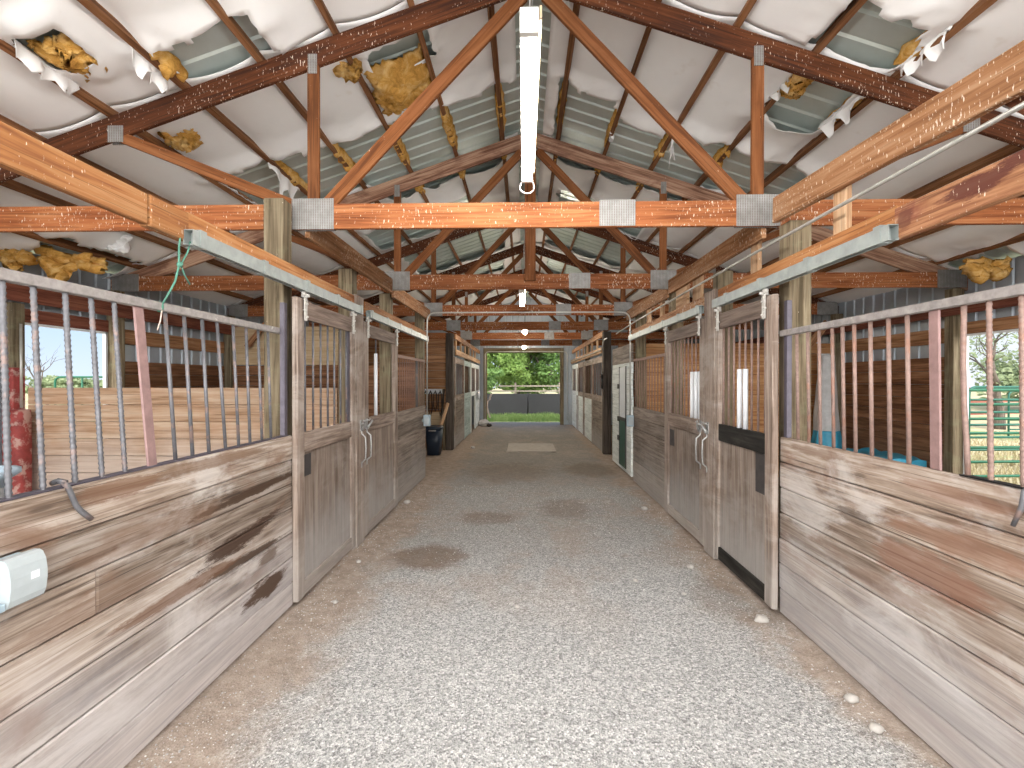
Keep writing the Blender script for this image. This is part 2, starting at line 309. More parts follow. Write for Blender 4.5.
# ------------------------------------------------------------------ mesh builder
class MB:
    def __init__(s): s.v = []; s.f = []; s.uv = []; s.sm = []
    def quad(s, vs, uvs, smooth=False):
        b = len(s.v); s.v += [Vector(p) for p in vs]; s.f.append(tuple(range(b, b + len(vs)))); s.uv.append(uvs); s.sm.append(smooth)
    def beam(s, p0, p1, w, h, up=(0, 0, 1), taper=1.0):
        """box of length p0-p1, h along up, w sideways; uv u = metres along"""
        p0 = Vector(p0); p1 = Vector(p1); d = p1 - p0; L = d.length; d.normalize()
        up = Vector(up); sd = d.cross(up).normalized(); up = sd.cross(d).normalized()
        o = R.uniform(0, 60); q = R.uniform(0, 60); b = len(s.v)
        for p, k in ((p0, 1), (p1, taper)):
            for a, c in ((-1, -1), (1, -1), (1, 1), (-1, 1)):
                s.v.append(p + sd * (a * w / 2 * k) + up * (c * h / 2 * k))
        for i in range(4):
            j = (i + 1) % 4; wd = w if i % 2 == 0 else h; e = q + i * .31
            s.f.append((b + i, b + i + 4, b + j + 4, b + j)); s.uv.append([(o, e), (o + L, e), (o + L, e + wd), (o, e + wd)]); s.sm.append(False)
        s.f.append((b, b + 1, b + 2, b + 3)); s.uv.append([(o, q), (o + .01, q), (o + .01, q + h), (o, q + h)]); s.sm.append(False)
        s.f.append((b + 7, b + 6, b + 5, b + 4)); s.uv.append([(o, q), (o + .01, q), (o + .01, q + h), (o, q + h)]); s.sm.append(False)
        return s
    def box(s, x0, x1, y0, y1, z0, z1, ax=None):
        dx, dy, dz = x1 - x0, y1 - y0, z1 - z0; cx, cy, cz = (x0 + x1) / 2, (y0 + y1) / 2, (z0 + z1) / 2
        if ax is None: ax = max(((dx, 'x'), (dy, 'y'), (dz, 'z')))[1]
        if ax == 'x': return s.beam((x0, cy, cz), (x1, cy, cz), dy, dz)
        if ax == 'y': return s.beam((cx, y0, cz), (cx, y1, cz), dx, dz)
        return s.beam((cx, cy, z0), (cx, cy, z1), dx, dy, up=(0, 1, 0))
    def prism(s, poly, y0, y1, udir=(1, 0)):
        """polygon in xz extruded along y"""
        o = R.uniform(0, 60); q = R.uniform(0, 60); n = len(poly); ud = Vector((udir[0], udir[1])).normalized(); vd = Vector((-ud.y, ud.x))
        def U(p): p = Vector(p); return (o + p.dot(ud), q + p.dot(vd))
        b = len(s.v); s.v += [Vector((x, y0, z)) for x, z in poly] + [Vector((x, y1, z)) for x, z in poly]
        a = sum(poly[i][0] * poly[(i + 1) % n][1] - poly[(i + 1) % n][0] * poly[i][1] for i in range(n))
        F = list(range(n)) if a > 0 else list(range(n))[::-1]
        s.f.append(tuple(b + i for i in F)); s.uv.append([U(poly[i]) for i in F]); s.sm.append(False)
        s.f.append(tuple(b + n + i for i in F[::-1])); s.uv.append([U(poly[i]) for i in F[::-1]]); s.sm.append(False)
        for k in range(n):
            i, j = F[k], F[(k + 1) % n]; ui, uj = U(poly[i]), U(poly[j])
            s.f.append((b + j, b + i, b + n + i, b + n + j)); s.uv.append([uj, ui, (ui[0], ui[1] + y1 - y0), (uj[0], uj[1] + y1 - y0)]); s.sm.append(False)
        return s
    def tube(s, pts, r, n=8, rib=None):
        pts = [Vector(p) for p in pts]; m = len(pts); rings = []; b0 = len(s.v)
        prev = None; acc = 0
        for i, p in enumerate(pts):
            d = (pts[min(i + 1, m - 1)] - pts[max(i - 1, 0)]).normalized()
            if prev is None: a = d.orthogonal().normalized()
            else: a = (prev - d * prev.dot(d)).normalized()
            prev = a; c = d.cross(a); rr = r[i] if isinstance(r, (list, tuple)) else r
            if i: acc += (p - pts[i - 1]).length
            rings.append((len(s.v), acc))
            for k in range(n):
                t = 2 * math.pi * k / n; s.v.append(p + (a * math.cos(t) + c * math.sin(t)) * rr)
        for i in range(m - 1):
            b, u0 = rings[i]; e, u1 = rings[i + 1]
            for k in range(n):
                j = (k + 1) % n
                s.f.append((b + k, b + j, e + j, e + k)); s.uv.append([(u0, k / n), (u0, (k + 1) / n), (u1, (k + 1) / n), (u1, k / n)]); s.sm.append(True)
        s.f.append(tuple(b0 + k for k in range(n))[::-1]); s.uv.append([(0, 0)] * n); s.sm.append(False)
        e = rings[-1][0]; s.f.append(tuple(e + k for k in range(n))); s.uv.append([(0, 0)] * n); s.sm.append(False)
        return s
    def rebar(s, p0, p1, r):
        p0 = Vector(p0); p1 = Vector(p1); L = (p1 - p0).length; n = int(L / .007); pts = []; rr = []
        for i in range(n + 1): pts.append(p0.lerp(p1, i / n)); rr.append(r * (1.16 if i % 3 == 0 else .92))
        return s.tube(pts, rr, 8)
    def lump(s, c, size, amp=.25, freq=3, seed=0, sub=3, fn=None):
        import bmesh
        bm = bmesh.new(); bmesh.ops.create_icosphere(bm, subdivisions=sub, radius=1); b = len(s.v)
        for v in bm.verts:
            n = v.co.normalized(); k = 1 + amp * mn.noise(n * freq + Vector((seed * 7.3, seed, 0))) + amp * .5 * mn.noise(n * freq * 2.7 + Vector((seed, 3, seed * 2)))
            p = n * k
            if fn: p = fn(p)
            s.v.append(Vector(c) + Vector((p.x * size[0], p.y * size[1], p.z * size[2])))
        bm.verts.ensure_lookup_table()
        for f in bm.faces: s.f.append(tuple(b + v.index for v in f.verts)); s.uv.append([(0, 0)] * 3); s.sm.append(True)
        bm.free(); return s
    def build(s, name, mat, parent=None, bevel=0.0, loc=None):
        if parent is not None: org = parent.matrix_world_loc if hasattr(parent, 'matrix_world_loc') else wloc(parent)
        elif loc is not None: org = Vector(loc)
        else:
            xs = [p.x for p in s.v]; ys = [p.y for p in s.v]; zs = [p.z for p in s.v]
            org = Vector(((min(xs) + max(xs)) / 2, (min(ys) + max(ys)) / 2, min(zs)))
        me = bpy.data.meshes.new(name); me.from_pydata([p - org for p in s.v], [], s.f)
        ul = me.uv_layers.new(name='UVMap'); flat = [c for fu in s.uv for t in fu for c in t]
        ul.data.foreach_set('uv', flat); me.polygons.foreach_set('use_smooth', s.sm)
        me.materials.append(M[mat] if isinstance(mat, str) else mat); me.update()
        o = bpy.data.objects.new(name, me); C.objects.link(o)
        if parent is not None: o.parent = parent
        else: o.location = org
        if bevel:
            md = o.modifiers.new('edge', 'BEVEL'); md.width = bevel; md.segments = 1; md.limit_method = 'ANGLE'
        return o
def wloc(o):
    l = Vector(o.location)
    while o.parent: o = o.parent; l += Vector(o.location)
    return l
def tag(o, label, cat, group=None):
    o['label'] = label; o['category'] = cat; o['kind'] = 'thing'
    if group: o['group'] = group
    return o
def thing(name, label, cat, loc, group=None):
    o = bpy.data.objects.new(name, None); C.objects.link(o); o.location = loc; o.empty_display_size = .1
    return tag(o, label, cat, group)
def kind(o, k): o['kind'] = k; return o
ORD = ['first', 'second', 'third', 'fourth', 'fifth', 'sixth', 'seventh', 'eighth', 'ninth', 'tenth', 'eleventh', 'twelfth', 'thirteenth', 'fourteenth', 'fifteenth']

# ------------------------------------------------------------------ floor, ground, walls, roof
SL = .3415; LOW0 = 4.74; TOP0 = LOW0 + .195; MET0 = TOP0 + .105
YN, YF = -1.2, 19.15
XL, XR = -5.46, 5.62
def low(x): return LOW0 - SL * abs(x - XC)
def top(x): return TOP0 - SL * abs(x - XC)
def met(d): return MET0 - SL * d

def grid(xs, ys, zf):
    m = MB(); nx, ny = len(xs), len(ys)
    for y in ys:
        for x in xs: m.v.append(Vector((x, y, zf(x, y))))
    for j in range(ny - 1):
        for i in range(nx - 1):
            a = j * nx + i; m.f.append((a, a + 1, a + 1 + nx, a + nx)); m.uv.append([(0, 0)] * 4); m.sm.append(True)
    return m
def fz(x, y):
    z = .010 * mn.noise(Vector((x * 1.3, y * 1.3, 0))) + .006 * mn.noise(Vector((x * 5, y * 5, 2)))
    if 1.55 < x < 1.86 and y < 3.5: z += .045 * math.sin((x - 1.55) / .31 * math.pi / 2) * (.7 + .5 * mn.noise(Vector((x * 6, y * 6, 9))))
    if -1.74 < x < -1.45: z += .02 * (1 - (x + 1.74) / .29)
    return z - .012
def frange(a, b, st): n = int(round((b - a) / st)); return [a + (b - a) * i / n for i in range(n + 1)]
fl = grid(sorted(set(frange(XL, -1.8, .35) + frange(-1.8, 1.95, .05) + frange(1.95, XR, .35))), frange(YN - 1.5, 8, .06) + frange(8.15, YF + 1.2, .15), fz)
kind(fl.build('floor', 'floor', loc=(0, 0, 0)), 'structure')
gm = grid(frange(-90, 90, 3), frange(-14, 130, 3), lambda x, y: -.10 + (.35 * mn.noise(Vector((x * .05, y * .05, 0))) if abs(x) > 12 or y > 30 else 0))
kind(gm.build('ground', 'ground', loc=(0, 0, 0)), 'structure')

def rib_profile(a, b, period=.229, h=.019):
    pts = []; t = a
    while t < b:
        for o, z in ((0, 0), (.055, 0), (.07, h), (.092, h), (.107, 0)):
            if t + o < b: pts.append((t + o, z))
        t += period
    pts.append((b, 0)); return pts
rm = MB()
for sgn in (-1, 1):
    pr = rib_profile(YN, YF + .25)
    b = len(rm.v)
    for (y, h) in pr:
        for d in (0.0, 1.9, 3.8, 5.95): rm.v.append(Vector((XC + sgn * d, y, met(d) + h)))
    for i in range(len(pr) - 1):
        for k in range(3):
            a = b + i * 4 + k; q = (a, a + 4, a + 5, a + 1)
            rm.f.append(q if sgn > 0 else q[::-1]); rm.uv.append([(0, 0)] * 4); rm.sm.append(False)
kind(rm.build('ceiling', 'roof', loc=(0, 0, 0)), 'structure')

def siding(x, y0, y1, z0, z1, side):
    m = MB(); pr = rib_profile(y0, y1)
    for (y, h) in pr:
        for z in (z0, z1): m.v.append(Vector((x + side * h, y, z)))
    for i in range(len(pr) - 1): m.f.append((2 * i, 2 * i + 2, 2 * i + 3, 2 * i + 1)); m.uv.append([(0, 0)] * 4); m.sm.append(False)
    return m
def join(*ms):
    r = MB()
    for m in ms:
        b = len(r.v); r.v += m.v; r.f += [tuple(i + b for i in f) for f in m.f]; r.uv += m.uv; r.sm += m.sm
    return r
OP_L = (5.12, 6.23, 0.0, 2.335); OP_R = (5.0, 6.34, 0.0, 2.29)       # paddock openings: y0 y1 z0 z1
for nm, x, sd, op in (('wall_left', XL, -1, OP_L), ('wall_right', XR, 1, OP_R)):
    w = join(siding(x, YN, op[0], 0, 3.12, sd), siding(x, op[1], YF, 0, 3.12, sd), siding(x, op[0], op[1], op[3], 3.12, sd))
    kind(w.build(nm, 'siding', loc=(x, 0, 0)), 'structure')
# back wall with the open doorway
bw = MB()
def bw_sheet(x0, x1, z0, zf):
    pr = rib_profile(x0, x1); b = len(bw.v)
    for (x, h) in pr:
        bw.v.append(Vector((x, YF + h, z0))); bw.v.append(Vector((x, YF + h, zf(x))))
    for i in range(len(pr) - 1): bw.f.append((b + 2 * i, b + 2 * i + 2, b + 2 * i + 3, b + 2 * i + 1)); bw.uv.append([(0, 0)] * 4); bw.sm.append(False)
bw_sheet(XL, -1.46, 0, lambda x: met(abs(x - XC)) - .02); bw_sheet(1.44, XR, 0, lambda x: met(abs(x - XC)) - .02); bw_sheet(-1.46, 1.44, 2.82, lambda x: met(abs(x - XC)) - .02)
kind(bw.build('wall_back', 'siding', loc=(0, YF, 0)), 'structure')
t = MB(); t.box(-1.58, -1.44, YF - .12, YF - .01, 0, 2.98); t.box(1.40, 1.54, YF - .12, YF - .01, 0, 2.98); t.box(-1.44, 1.40, YF - .12, YF - .01, 2.80, 2.98)
kind(t.build('trim_1', 'post', loc=(0, YF, 0)), 'structure')
for i, (x, sd, op) in enumerate(((XL, 1, OP_L), (XR, -1, OP_R))):
    t = MB()
    for y in (op[0], op[1] - .03): t.box(min(x + sd * .02, x + sd * .06), max(x + sd * .02, x + sd * .06), y, y + .03, 0, op[3])
    t.box(min(x + sd * .02, x + sd * .06), max(x + sd * .02, x + sd * .06), op[0], op[1], op[3] - .025, op[3])
    kind(t.build('trim_%d' % (i + 2), 'window_trim', loc=(x, op[0], 0)), 'structure')

# ------------------------------------------------------------------ trusses
TY = [3.80 + 2.55 * k for k in range(6)]
tlabel = ['orange timber roof truss hanging nearest, in front of the others, strip light before it',
          'second roof truss from the camera, with a wide upright at its centre',
          'third roof truss from the camera, just before the grey conduit loop',
          'fourth roof truss from the camera, above the open tack bay', 'fifth roof truss from the camera, between the two bare bulbs',
          'sixth roof truss, the last before the open far doorway']
def plate(m, x0, x1, z0, z1, y):
    for yy in ((y - .006, y), (y + .04, y + .046)):
        m.box(x0, x1, yy[0], yy[1], z0, z1, 'x')
JL, JR = -1.65, 1.79
for k, Y in enumerate(TY):
    T = thing('roof_truss', tlabel[k], 'roof truss', (XC, Y, 2.89), 'roof trusses along the aisle')
    y0, y1 = Y, Y + .038; zb, zt = 2.89, 3.085
    MB().box(-5.42, 5.58, y0, y1, zb, zt).build('bottom_chord', 'chord', T, .004)
    for sgn in (-1, 1):
        e = XC + sgn * 5.75; p = [(XC, LOW0), (XC, TOP0), (e, top(e)), (e, low(e))]
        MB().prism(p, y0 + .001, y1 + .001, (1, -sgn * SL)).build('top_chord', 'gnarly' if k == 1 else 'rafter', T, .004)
    for j, sgn in ((JL, -1), (JR, 1)):
        MB().box(j - .045, j + .045, y0 + .002, y1 - .002, zt, low(j) + .02).build('web', 'web', T, .003)
        MB().beam((j - sgn * .10, Y + .019, 3.06), (XC + sgn * .07, Y + .019, 4.70), .034, .10, (0, 1, 0)).build('web', 'web', T, .003) if False else \
            MB().beam((j - sgn * .08, Y + .019, 3.05), (XC + sgn * .09, Y + .019, 4.69), .105, .034, (0, 1, 0)).build('web', 'web', T, .003)
        xo = XC + sgn * 3.30
        MB().beam((j + sgn * .06, Y + .019, 3.04), (xo, Y + .019, low(xo) + .03), .085, .034, (0, 1, 0)).build('web', 'web', T, .003)
        g_ = MB(); plate(g_, j - .165, j + .165, zb - .005, zb + .235, Y); g_.build('gusset_plate', 'gusset', T)
        g_ = MB(); plate(g_, j - .035, j + .035, low(j) - .05, low(j) + .10, Y); g_.build('gusset_plate', 'gusset', T)
        g_ = MB(); plate(g_, xo - .06, xo + .06, low(xo) - .03, low(xo) + .10, Y); g_.build('gusset_plate', 'gusset', T)
        xh = XC + sgn * 5.34
        g_ = MB(); plate(g_, xh - .18, xh + .18, zb - .005, zb + .22, Y); g_.build('gusset_plate', 'gusset', T)
    g_ = MB(); plate(g_, .58, .855, zb + .005, zt + .01, Y); g_.build('gusset_plate', 'gusset', T)
    if k == 1: MB().box(XC - .07, XC + .07, Y - .05, Y - .008, zb + .10, 4.72).build('king_post', 'web', T, .003)

# ------------------------------------------------------------------ purlins
PD = [.35 + .6 * i for i in range(9)]
for sgn, sn in ((-1, 'left'), (1, 'right')):
    for i, d in enumerate(PD):
        x = XC + sgn * d; z = TOP0 - SL * d
        up = Vector((sgn * SL, 0, 1)).normalized(); c = Vector((x, 0, z)) + up * .048
        m = MB().beam((c.x, YN, c.z), (c.x, YF, c.z), .048, .088, up)
        tag(m.build('purlin', 'purlin', None, .003), f'{ORD[i]} long wooden purlin below the ridge on the {sn} roof slope', 'purlin', f'purlins under the {sn} roof slope')

# ------------------------------------------------------------------ insulation sheets with torn holes
def rect_sdf(px, py, r):
    cx, cy, hx, hy = (r[0] + r[1]) / 2, (r[2] + r[3]) / 2, (r[1] - r[0]) / 2, (r[3] - r[2]) / 2
    dx, dy = abs(px - cx) - hx, abs(py - cy) - hy
    return math.hypot(max(dx, 0), max(dy, 0)) + min(max(dx, dy), 0)
TEAR = {  # (side, bay): rectangles d0 d1 y0 y1 that are torn away
 (-1, 0): [(2.0, 2.75, 3.40, 3.9), (3.0, 3.3, 3.0, 3.3)], (1, 0): [(2.1, 2.65, 3.3, 4.1)],
 (-1, 1): [(.0, 2.5, 5.18, 6.5), (2.4, 3.3, 5.05, 6.5), (.86, 1.45, 4.06, 4.42), (5.0, 5.6, 5.1, 6.2)],
 (1, 1): [(.3, .92, 5.20, 6.5), (.9, 2.1, 5.50, 6.5), (1.5, 3.0, 5.34, 6.5), (2.14, 2.62, 4.0, 4.70), (5.2, 5.6, 5.5, 6.3)],
 (-1, 2): [(.4, 2.0, 6.3, 6.95), (.9, 2.6, 7.7, 8.7)], (1, 2): [(.3, 2.2, 6.3, 6.9), (.5, 1.9, 7.8, 8.8)],
 (-1, 3): [(.5, 2.4, 9.2, 11.2)], (1, 3): [(.4, 2.2, 9.4, 11.0)], (-1, 4): [(.6, 1.8, 12, 13.2)], (1, 4): [(.5, 2.0, 11.8, 13.6)],
 (-1, 5): [(.3, 1.6, 14.6, 15.6)], (1, 5): [(.8, 1.9, 14.4, 15.8)]}
bays = [(1.0, TY[0])] + [(TY[i], TY[i + 1]) for i in range(5)] + [(TY[5], YF)]
bname = ['before the nearest truss', 'between the first and second trusses', 'between the second and third trusses', 'between the third and fourth trusses',
         'between the fourth and fifth trusses', 'between the fifth and sixth trusses', 'behind the last truss']
for bi, (ya, yb) in enumerate(bays):
    for sgn, sn in ((-1, 'left'), (1, 'right')):
        st = .045 if bi < 2 else (.07 if bi < 4 else .12)
        ds = frange(.16, 5.62, st); ys = frange(ya + .005, yb - .005, st)
        rects = TEAR.get((sgn, bi), []); sd = bi * 3 + sgn
        def F(d, y):
            if not rects: return 1
            f = min(rect_sdf(d, y, r) for r in rects)
            return f + .07 * mn.noise(Vector((d * 4, y * 4, sd))) + .05 * mn.noise(Vector((d * 13, y * 13, sd + 5)))
        def Z(d, y, f):
            ph = ((d - PD[0]) / .6) % 1.0
            sag = .016 + .055 * math.sin(math.pi * ph) ** .8 + .012 * mn.noise(Vector((d * 2.2, y * 2.2, sgn * 3)))
            if rects and f < .22: sag += (.22 - f) * (.25 + .35 * max(0, mn.noise(Vector((d * 5, y * 5, sd + 9)))))
            lim = .085 if ph < .06 or ph > .94 else .3
            return met(d) - max(.012, min(sag, lim))
        m = MB(); idx = {}; fv = {(i, j): F(d, y) for i, d in enumerate(ds) for j, y in enumerate(ys)}
        def vert(i, j):
            if (i, j) in idx: return idx[i, j]
            d, y = ds[i], ys[j]; f = fv[i, j]
            if f < 0:
                h = .02; gx = (F(d + h, y) - f) / h; gy = (F(d, y + h) - f) / h; q = max(gx * gx + gy * gy, .2); k = min(-f / q, st * 1.2)
                d += gx * k; y += gy * k; y = min(max(y, ya + .002), yb - .002); f = 0
            idx[i, j] = len(m.v); m.v.append(Vector((XC + sgn * d, y, Z(d, y, f)))); return idx[i, j]
        for i in range(len(ds) - 1):
            for j in range(len(ys) - 1):
                cs = ((i, j), (i + 1, j), (i + 1, j + 1), (i, j + 1))
                if sum(fv[c] for c in cs) > 0:
                    q = [vert(*c) for c in cs]; m.f.append(tuple(q[::-1] if sgn > 0 else q)); m.uv.append([(0, 0)] * 4); m.sm.append(True)
        o = m.build('insulation_sheet', 'insul')
        md = o.modifiers.new('thick', 'SOLIDIFY'); md.thickness = .004; md.offset = 0
        tag(o, f'{"torn " if rects else ""}white faced insulation sheet on the {sn} roof slope {bname[bi]}', 'insulation', 'insulation sheets under the roof')

# yellow fibreglass remnants and white flaps
def remnant(sgn, d, ya, yb, drop, label, seed, width=.042):
    """ragged strip of insulation left hanging along a purlin"""
    m = MB(); n = max(10, int((yb - ya) / .025)); x = XC + sgn * d; zt = met(d) - .034; prof = 7
    for i in range(n + 1):
        y = ya + (yb - ya) * i / n; q = math.sin(math.pi * i / n) ** .4
        dr = drop * q * (.25 + 1.5 * abs(mn.noise(Vector((y * 6, seed, 0)))) + 1.0 * abs(mn.noise(Vector((y * 25, seed, 4)))))
        for k in range(prof):
            a = k / (prof - 1); s_ = math.sin(a * math.pi); c_ = math.cos(a * math.pi)
            w = width * q * (1 + .7 * mn.noise(Vector((y * 9, k, seed))))
            m.v.append(Vector((x + sgn * (.006 + w * c_), y + .02 * mn.noise(Vector((y * 11, k * 1.7, seed))), zt + .02 * q - SL * w * c_ - (dr + .03 * q) * s_ ** .7 * (1 + .35 * mn.noise(Vector((y * 15, k * 2, seed + 3)))))))
    for i in range(n):
        for k in range(prof - 1):
            a = i * prof + k; m.f.append((a, a + 1, a + 1 + prof, a + prof)); m.uv.append([(0, 0)] * 4); m.sm.append(True)
    o = m.build('insulation_remnant', 'fiber'); md = o.modifiers.new('thick', 'SOLIDIFY'); md.thickness = .012
    return tag(o, label, 'insulation', 'yellow insulation remnants')
sd_ = 0
for sgn, sn, lst in ((-1, 'left', [(0, 5.25, 6.3, .06), (1, 5.2, 6.3, .10), (2, 5.22, 6.25, .10), (3, 5.15, 6.2, .09), (4, 5.15, 6.1, .08)]),
                     (1, 'right', [(0, 5.2, 6.3, .06), (1, 5.3, 6.3, .07), (2, 5.5, 6.25, .09), (3, 5.35, 5.95, .12)])):
    for (pi_, ya, yb, dr) in lst:
        sd_ += 1; remnant(sgn, PD[pi_], ya, yb, dr * .9, f'ragged yellow insulation clinging to the {ORD[pi_]} purlin of the {sn} slope before the second truss', sd_)
    for pi_ in (0, 1, 2):
        sd_ += 1; remnant(sgn, PD[pi_], 6.5, 7.0 + .1 * pi_, .10, f'ragged insulation hanging from the {ORD[pi_]} purlin of the {sn} slope just behind the second truss', sd_)
remnant(1, PD[4] - .03, 3.95, 4.75, .06, 'yellow and grey insulation lining the purlin below the square roof hole on the right', 31)
remnant(1, PD[3] + .02, 4.05, 4.3, .06, 'small yellow insulation wad at the upper corner of the square roof hole on the right', 32)
remnant(1, PD[4] - .05, 3.40, 3.78, .06, 'insulation strip in the roof hole just before the nearest truss on the right', 33)
remnant(-1, PD[4] - .03, 3.40, 3.78, .07, 'insulation strip in the roof hole just before the nearest truss on the left', 34)
def tuft(c, size, label, seed, fn=None, name='insulation_clump', mat='fiber', amp=.4):
    m = MB().lump(c, size, amp, 2.6, seed, 4, fn); return tag(m.build(name, mat), label, 'insulation', 'yellow insulation clumps')
# big bulging blanket under the hole on the left, between two purlins
def blanket(d0, d1, y0, y1, sgn, drop, label, seed, mat='fiber'):
    m = MB(); nd, ny = 22, 26
    for j in range(ny + 1):
        for i in range(nd + 1):
            a, b_ = i / nd, j / ny; d = d0 + (d1 - d0) * a; y = y0 + (y1 - y0) * b_
            d += .07 * mn.noise(Vector((b_ * 4, seed, a))) + .035 * mn.noise(Vector((b_ * 15, seed, a * 3))); y += .09 * mn.noise(Vector((a * 4, seed + 2, b_))) + .05 * mn.noise(Vector((a * 14, seed + 2, b_ * 3)))
            bul = math.sin(math.pi * a) ** .6 * (.35 + .65 * math.sin(math.pi * min(1, b_ * 1.1)) ** .7)
            m.v.append(Vector((XC + sgn * d, y, met(d) - .05 - drop * bul * (1 + .35 * mn.noise(Vector((d * 9, y * 6, seed))) + .18 * mn.noise(Vector((d * 24, y * 24, seed)))) - .012 * mn.noise(Vector((d * 40, y * 40, 1))))))
    for j in range(ny):
        for i in range(nd):
            q = (j * (nd + 1) + i, j * (nd + 1) + i + 1, (j + 1) * (nd + 1) + i + 1, (j + 1) * (nd + 1) + i); m.f.append(q); m.uv.append([(0, 0)] * 4); m.sm.append(True)
    o = m.build('insulation_blanket', mat); md = o.modifiers.new('thick', 'SOLIDIFY'); md.thickness = .03
    return tag(o, label, 'insulation', 'yellow insulation clumps')
blanket(.98, 1.52, 4.30, 5.10, -1, .15, 'large bulging yellow insulation blanket sagging from the left roof slope behind the diagonal web', 3)
blanket(2.98, 3.26, 3.08, 3.42, -1, .10, 'yellow insulation bulging between purlins in the upper left corner', 5)
blanket(1.50, 1.66, 4.18, 4.36, -1, .10, 'torn yellow insulation tongue beside the large bulging blanket', 4)
blanket(3.02, 3.30, 4.28, 4.52, -1, .07, 'small yellow insulation wad behind the nearest truss on the left slope', 6)
blanket(2.16, 2.26, 4.06, 4.36, 1, .08, 'yellow insulation curl at the near edge of the square roof hole', 7)
# hanging mass at the eaves
def drape(label, x0, x1, y, ztop, lens, seed, mat='fiber', name='insulation_clump', bend=.12):
    m = MB(); nx, nz = 26, 14
    for j in range(nz + 1):
        for i in range(nx + 1):
            a, b_ = i / nx, j / nz; s_ = a * (len(lens) - 1); k = min(int(s_), len(lens) - 2); L = lens[k] * (1 - (s_ - k)) + lens[k + 1] * (s_ - k)
            L *= 1 + .25 * mn.noise(Vector((a * 9, seed, 1))); x = x0 + (x1 - x0) * a + .05 * mn.noise(Vector((a * 3, b_ * 3, seed)))
            m.v.append(Vector((x, y + bend * math.sin(b_ * 2.4) * mn.noise(Vector((a * 2.5, b_ * 1.5, seed))) + .10 * mn.noise(Vector((a * 6, b_ * 6, seed + 4))), ztop(x) - L * b_)))
    for j in range(nz):
        for i in range(nx):
            q = (j * (nx + 1) + i, j * (nx + 1) + i + 1, (j + 1) * (nx + 1) + i + 1, (j + 1) * (nx + 1) + i); m.f.append(q); m.uv.append([(0, 0)] * 4); m.sm.append(True)
    o = m.build(name, mat); md = o.modifiers.new('thick', 'SOLIDIFY'); md.thickness = .05 if mat == 'fiber' else .006
    return tag(o, label, 'insulation', 'yellow insulation clumps' if mat == 'fiber' else 'torn white flaps')
roofz = lambda x: met(abs(x - XC)) - .03
drape('thick yellow insulation mass hanging at the left eaves above the paddock opening', -5.30, -4.62, 5.30, lambda x: 3.15 - (x + 5.25) * .17, [.20, .36, .38, .20, .15, .14, .17, .12], 2)
drape('tattered yellow insulation beside the hanging mass at the left eaves', -5.42, -5.30, 5.05, lambda x: 3.07, [.10, .16, .20, .12], 8)
drape('tattered insulation nest at the right eaves above the paddock opening', 5.05, 5.50, 5.75, lambda x: 3.10 - .10 * abs(x - 5.3), [.10, .24, .28, .14, .26, .12], 9)
drape('white facing flap drooping beside the yellow mass at the left eaves', -4.9, -4.55, 5.6, roofz, [.05, .14, .20, .10], 12, 'insul', 'insulation_flap')
def flap(sgn, d0, d1, y0, y1, lens, label, seed):
    m = MB(); nx, nz = 18, 8
    for j in range(nz + 1):
        for i in range(nx + 1):
            a, b_ = i / nx, j / nz; s_ = a * (len(lens) - 1); k = min(int(s_), len(lens) - 2); L = lens[k] * (1 - (s_ - k)) + lens[k + 1] * (s_ - k)
            d = d0 + (d1 - d0) * a + .03 * b_ * math.sin(a * 17 + seed); y = y0 + (y1 - y0) * a + .035 * b_ * mn.noise(Vector((a * 7, b_ * 2, seed)))
            m.v.append(Vector((XC + sgn * d, y, met(d) - .05 - L * b_ * (1 + .3 * math.sin(a * 31 + seed)))))
    for j in range(nz):
        for i in range(nx):
            q = (j * (nx + 1) + i, j * (nx + 1) + i + 1, (j + 1) * (nx + 1) + i + 1, (j + 1) * (nx + 1) + i); m.f.append(q); m.uv.append([(0, 0)] * 4); m.sm.append(True)
    o = m.build('insulation_flap', 'insul'); md = o.modifiers.new('thick', 'SOLIDIFY'); md.thickness = .004
    tag(o, label, 'insulation', 'torn white flaps')
flap(1, 2.68, 2.66, 4.05, 4.62, [.03, .09, .14, .10, .16, .05], 'shredded white facing hanging under the square roof hole on the right', 1)
flap(1, 2.12, 2.12, 4.05, 4.45, [.03, .10, .12, .04], 'white facing curl hanging at the upper edge of the square roof hole', 2)
flap(1, 2.74, 2.72, 3.3, 3.75, [.04, .14, .10, .12, .06], 'white facing shreds beside the roof hole just before the nearest truss on the right', 3)
flap(-1, 2.80, 2.82, 3.3, 3.75, [.05, .16, .12, .14, .06], 'white facing shreds beside the roof hole just before the nearest truss on the left', 4)
flap(-1, 3.30, 3.32, 3.0, 3.5, [.04, .12, .10, .13, .05], 'white facing shreds in the upper left corner below the bulging insulation', 5)
flap(1, 1.55, 1.62, 5.40, 5.75, [.05, .20, .26, .08], 'long white facing curl with yellow back hanging near the second truss on the right', 6)
flap(-1, 2.75, 2.78, 5.1, 5.8, [.05, .18, .26, .22, .08], 'white facing curl hanging beside the nearest gusset plate on the left slope', 7)
flap(1, .95, .97, 5.75, 6.0, [.04, .08, .05], 'small white facing flap lying against a purlin before the second truss on the right', 8)

